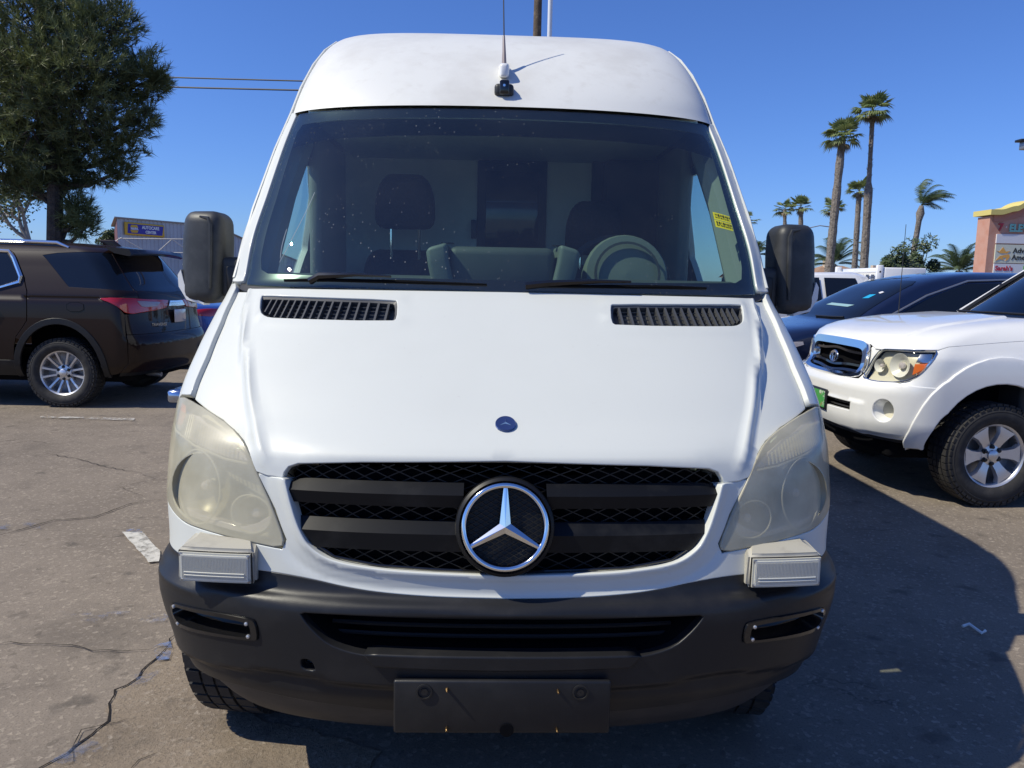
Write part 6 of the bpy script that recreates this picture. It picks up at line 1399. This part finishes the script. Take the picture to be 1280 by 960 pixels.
panel(NS,[(-.10,1.34),(.30,1.33),(.36,1.355),(-.06,1.365)],'dash_paper',mat('dash_paper',(.25,.4,.42),.5),nav,off=.009,thick=0,grid=.04)
panel(NS,[(.30,1.43),(.40,1.435),(.41,1.48),(.31,1.475)],'dash_screen',mat('dash_screen',(.02,.35,.6),.4),nav,off=.009,thick=0,grid=.04)
MB().tube([NS.at(p,z,.02) for p,z in ((.05,1.20),(.3,1.205),(.5,1.212))],.010,5).build('wiper',M['black'],nav)
# blue sedan beyond the SUV (tail towards the van)
gB=[(.25,.12),(.4,.02),(.6,0),(.8,.03),(.95,.05),(1.03,.10),(1.06,.25),(1.08,.48),(1.16,.66),(1.30,.95),(1.40,1.25),(1.45,1.7)]
yB=[(.25,.5),(.6,.42),(.95,.46),(1.03,.55),(1.06,.8),(1.08,1.0),(1.16,1.1),(1.30,1.35),(1.40,1.7),(1.45,2.2)]
wB=[(.25,.84),(.5,.90),(.9,.92),(1.02,.88),(1.08,.80),(1.2,.74),(1.35,.64),(1.42,.52),(1.45,.36)]
BS=FaceSurf(gB,yB,wB,[(.25,2.7),(1.45,2.7)])
lampB=[(.22,.93),(.25,.985),(.6,1.0),(.95,.985),(1.05,.96),(.9,.90),(.6,.88),(.35,.89)]
bp=dpt(283,400,12.6)
blue,_=far_car('parked_sedan','bright blue sedan mostly hidden beyond the dark SUV','car',(bp[0]-.12,bp[1]+.9,0),rad(90)+YAW,M['blue_paint'],gB,yB,wB,4.6,(1.0,3.7),None,None,M['red_lens'],lampB,R=.33,end='rear',
  tailz=lambda z: 4.7 if z<.75 else (4.7-.9*(z-.75)/.25 if z<1.0 else 3.8-1.3*(z-1.0)/.45),
  gp=[('rear_window',sym([(0,1.10),(.6,1.105),(.62,1.2),(.58,1.36),(0,1.38)]),M['dark_glass']),('side_window',[BS.side(1.3,1.12),BS.side(1.7,1.36),BS.side(2.6,1.38),BS.side(3.2,1.15)],M['dark_glass']),('side_window',mir([BS.side(1.3,1.12),BS.side(1.7,1.36),BS.side(2.6,1.38),BS.side(3.2,1.15)]),M['dark_glass']),
      ('lamp_strip',[(.30,.935),(.9,.955),(.92,.94),(.32,.918)],M['lamp_clear']),('lamp_strip',mir([(.30,.935),(.9,.955),(.92,.94),(.32,.918)]),M['lamp_clear'])])
# white crew-cab pickup with service box beyond the crossover
fp=dpt(985,350,15.0); fw=empty('crew_pickup',(fp[0]-.25,fp[1]+.9,0),rad(-90),'white crew-cab pickup with a tall white box on its bed, behind the navy crossover','pickup')
def ring(y,zb,zm,zt,wm,wt):
    return (y,[(-wm*.96,zb),(-wm,zm*.75+zb*.25),(-wm,zm),(-wt,zt-.05),(-wt*.8,zt),(wt*.8,zt),(wt,zt-.05),(wm,zm),(wm,zm*.75+zb*.25),(wm*.96,zb)])
cabshell(fw,[ring(-1.7,.4,.9,1.0,.85,.75),ring(-1.6,.4,1.0,1.1,.93,.8),ring(-.4,.4,1.1,1.2,.95,.82),ring(-.35,.4,1.12,1.25,.95,.8),ring(.35,.4,1.15,1.68,.95,.72),ring(1.5,.4,1.15,1.71,.95,.72),ring(1.75,.4,1.15,1.66,.95,.72),ring(1.95,.4,1.15,1.2,.95,.8),ring(3.6,.45,1.15,1.2,.95,.85),ring(3.62,.5,1.1,1.15,.9,.8)],'body',M['white'])
for s in (1,-1):
    for a,b in (((.05,.33),(.84,.50)),((.92,.92),(1.62,1.50))):
        v=[(s*.945,a[0],1.19),(s*.755,a[1] if a[0]<.5 else a[0],1.60),(s*.755,b[1]+(.33 if a[0]<.5 else 0),1.60),(s*.945,b[0],1.19)]
        mk('side_window',[(x+s*.012,y,z) for x,y,z in v],[(0,1,2,3)],M['dark_glass'],fw,smooth=False)
    for a in (-.9,2.7): wheel(fw,(s*.85,a,.38),.38,.24,.22,6,'six',s)
mk('windshield',[(-.78,-.30,1.27),(.78,-.30,1.27),(.68,.30,1.64),(-.68,.30,1.64)],[(0,1,2,3)],M['dark_glass'],fw,smooth=False)
bx=rbox('service_box',(-.86,1.98,1.12),(.86,2.75,1.80),.02,M['white'],fw,2)
for k in range(6): MB().box((-.6+k*.2,1.965,1.3),(-.5+k*.2,1.978,1.68)).build('box_louvre',M['steel'],fw,smooth=False)
MB().tube([(-.86,1.9,1.72),(.86,1.9,1.72)],.02,6).build('rack_bar',M['white'],fw); rbox('rack_foot',(.80,1.84,1.2),(.86,1.96,1.84),.01,M['white'],fw,1); rbox('rack_foot',(-.86,1.84,1.2),(-.80,1.96,1.84),.01,M['white'],fw,1)

fw.scale=(1.07,1.07,1.09)
